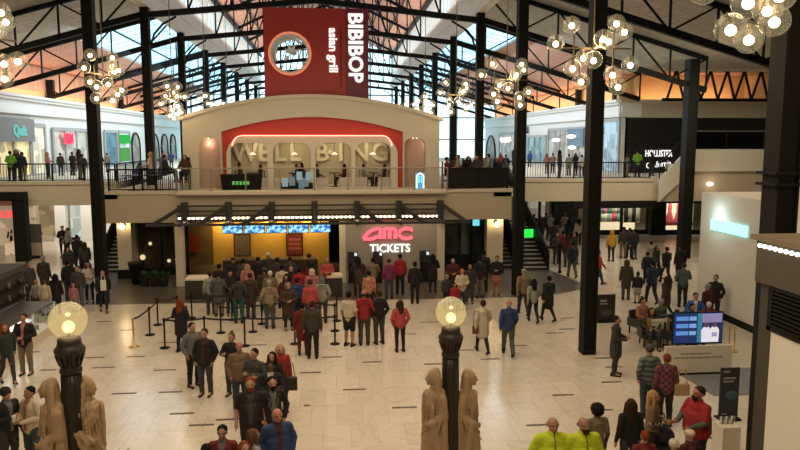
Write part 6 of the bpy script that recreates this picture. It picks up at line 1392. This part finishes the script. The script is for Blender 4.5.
for i, (px, py, c, hc, rt, Y, lb) in enumerate(TR):
    p = onY(px, py, Y); 
    if rt in (0, 180): p.x += .12
    zoff = max(0, min(.5, p.z-U-1.30)); hh = 1.78
    lift = max(0, p.z-U-1.30)
    person((p.x, p.y, U+lift), math.radians(rt), 1.74, 'sit', 'jacket', c, 'trousers', 'black', 'short' if i % 2 else 'long', hc, 'l', 'seated person in '+lb, group=gtr)
    a = math.radians(rt); dchair(p.x-math.sin(a)*.03, p.y+math.cos(a)*.03, U, a, lift=lift, lab= 'dark tall chair of the person in '+lb, grp='dark dining chairs on the terraces')
for x, lb in ((-9.5, 'left'), (-8.45, 'right')): table(x, 34.3, U, 'dark dining table on the left terrace, %s one' % lb, 'tables on the terraces')
for x, lb in ((5.9, 'left'), (6.7, 'middle'), (7.6, 'right')): table(x, 34.15, U, 'dark dining table on the right terrace, %s one' % lb, 'tables on the terraces', .3)
# diners in the arches
AD = [(240, 163, 90, 'char', 'black'), (260, 169, -90, 'brown', 'brown'), (297, 168, 90, 'dgrey', 'brown'), (301, 163, -60, 'black', 'black'), (317, 164, 90, 'char', 'brown'), (344, 164, -90, 'maroon', 'black'), (364, 165, 90, 'lgrey', 'black'), (384, 165, -90, 'char', 'brown')]
pn = ['left person under the first arch', 'right person under the first arch', 'left person under the second arch', 'right person under the second arch', 'left person under the third arch', 'right person under the third arch', 'left person under the fourth arch', 'right person under the fourth arch']
for i, (px, py, rt, c, hc) in enumerate(AD):
    p = onY(px, py, 36.3); dz = .0
    person((p.x, 36.3, U), math.radians(rt), max(1.55, min(1.9, (p.z-U)/1.31*1.75)), 'sit', 'sweater', c, 'trousers', 'black', 'short' if i % 2 == 0 else 'long', hc, 'l', 'seated diner in the restaurant, '+pn[i], group='diners inside the arches')
    a = math.radians(rt); dchair(p.x-math.sin(a)*.03, 36.3, U, a, 'dining chair of the '+pn[i], 'chairs inside the arches')
for i, (a, b) in enumerate(ARC): table((a+b)/2+.05, 36.25, U, 'dark dining table under the %s arch' % ordn[i+1], 'tables inside the arches', .28)
BNC = mat('pale_bench', (.55, .50, .42), .7)
for i, (a, b) in enumerate(ARC):
    for s, nm_ in ((0, 'left'), (1, 'right')):
        x0 = a+.02 if s == 0 else b-.62
        o = MB().box((0, 0, 0), (.6, .1, .5)).build('low_planter_wall', BNC, None, (x0, yF+.60, U)); tag(o, 'low pale partition at the %s foot of the %s arch' % (nm_, ordn[i+1]), 'partition', 'low partitions in the arches')
o = MB().prism([(-.9, 0), (.9, 0), (.98, .75), (-.98, .75)], -.2, .2).build('covered_cart', BLK2, None, (-4.45, 34.3, U+.02)); tag(o, 'black covered cart behind the railing under the first arch', 'cart')
gl = MB()
for i in range(5): gl.box((-.42+i*.17, -.215, .25), (-.30+i*.17, -.2, .42))
gl.build('green_marks', emat('green_lettering', (.3, .9, .2), .5), o)
o = thing('lit_menu_board', 'cluster of pale lit menu boards behind the railing under the second arch', 'board', (-1.6, 34.5, U+.02))
for i, (x, z, c) in enumerate(((-.8, .3, 0), (-.45, .35, 1), (-.1, .6, 0), (.2, .3, 1), (.0, .2, 1), (.35, .6, 0))): MB().box((x-.14, -.02*i, z-.18), (x+.14, -.02*i+.015, z+.25)).build('board', emat('board_lit%d' % c, ((.45, .6, .62), (.25, .32, .34))[c], .6), o)
MB().box((-1.0, .05, 0), (.55, .12, .3)).build('stand', BLK2, o)
# ------------------------------------------------------------------ bags
def bag(name, px, py, Y, c, w_, h_, lab, strap=.35):
    p = onY(px, py, Y); t = thing(name, lab, 'bag', p); MB().box((-w_/2, -.06, -h_), (w_/2, .06, 0)).build('body', c, t, bevel=.02)
    MB().tube([(-w_*.35, 0, 0), (-w_*.2, 0, strap), (w_*.2, 0, strap), (w_*.35, 0, 0)], .012, 6).build('strap', c, t)
def near(lbl):
    return [q for q in PEOPLE if lbl in q['label']][0].location
l = near('blond person in bright red'); bag('shopping_bag', 290, 377, l.y-.12, mat('bag_black', (.015, .014, .013), .5), .36, .34, 'black square shopping bag of the blond person in red')
l = near('plaid shirt carrying'); bag('handbag', 682, 384, l.y-.1, mat('bag_tan', (.34, .22, .12), .6), .36, .28, 'tan handbag of the person in red and black plaid')
l = near('cream coat with crossbody'); bag('shoulder_bag', 475.5, 326, l.y-.1, mat('bag_brown', (.10, .03, .02), .6), .2, .25, 'brown crossbody bag of the person in cream coat', .5)
l = near('black coat with shoulder bag'); bag('shoulder_bag', 545, 293, l.y-.1, mat('bag_black', (.015, .014, .013), .5), .26, .26, 'black shoulder bag of the person near the right stairs', .4)
l = near('right of the first left column'); bag('tote_bag', 103, 280, 28.2, mat('bag_white', (.6, .57, .5), .7), .2, .42, 'white bag beside the person in black right of the first left column', .2)
# cup in hand
l = near('bottom left corner'); p = onY(14, 422, l.y-.35); o = smoothed(MB().lathe([(.03, 0), (.04, .12), (.042, .13), (.01, .13)], n=12)).build('paper_cup', mat('paper_white', (.6, .58, .52), .7), None, p); tag(o, 'white paper cup held at the bottom left corner', 'cup')
# pushchair at the bottom right
p = onz(664, 424, 1.0); t = thing('pushchair', 'black pushchair with rounded hood at the bottom right', 'pushchair', (p.x, p.y, 0))
hb = MB(); hb.sphere((0, .05, .74), (.24, .27, .20), 18, 10); smoothed(hb).build('hood', mat('pram_black', (.012, .012, .013), .7), t); MB().box((-.24, -.4, .42), (.24, .25, .6)).build('seat', mat('pram_black', (.012, .012, .013), .7), t, bevel=.05)
MB().tube([(-.26, .3, .7), (-.26, .55, 1.0), (.26, .55, 1.0), (.26, .3, .7)], .018, 8).build('handle', BLK2, t)
for sx in (-1, 1):
    for sy in (-1, 1):
        w_ = smoothed(MB().tube([(-.02, 0, 0), (.02, 0, 0)], .12, 16)).build('wheel', BLK2, t, (sx*.26, sy*.36, .12)); MB().bar((sx*.24, sy*.36, .12), (sx*.2, 0, .5), .03).build('frame_leg', BLK2, t)
# grey sleeves of the red shirt read as part of the shirt: dark hood on the back
# ------------------------------------------------------------------ keep figures apart (step them away along the ground)
fixed = []
for it in range(30):
    mv = 0
    for i, a in enumerate(PEOPLE):
        for b in PEOPLE[i+1:]:
            if abs(a.location.z-b.location.z) > 1 or 'seated' in a['label'] or 'seated' in b['label']: continue
            dx, dy = a.location.x-b.location.x, a.location.y-b.location.y; d = math.hypot(dx, dy); lim = .44
            if d < lim and not (a in fixed and b in fixed):
                s = 1 if dy >= 0 else -1; need = math.sqrt(max(0, lim*lim-dx*dx))-abs(dy); mv += 1
                q = a if s > 0 else b; q.location.y += need; q.location.x += need*(q.location.x/max(q.location.y, 1))
    if not mv: break
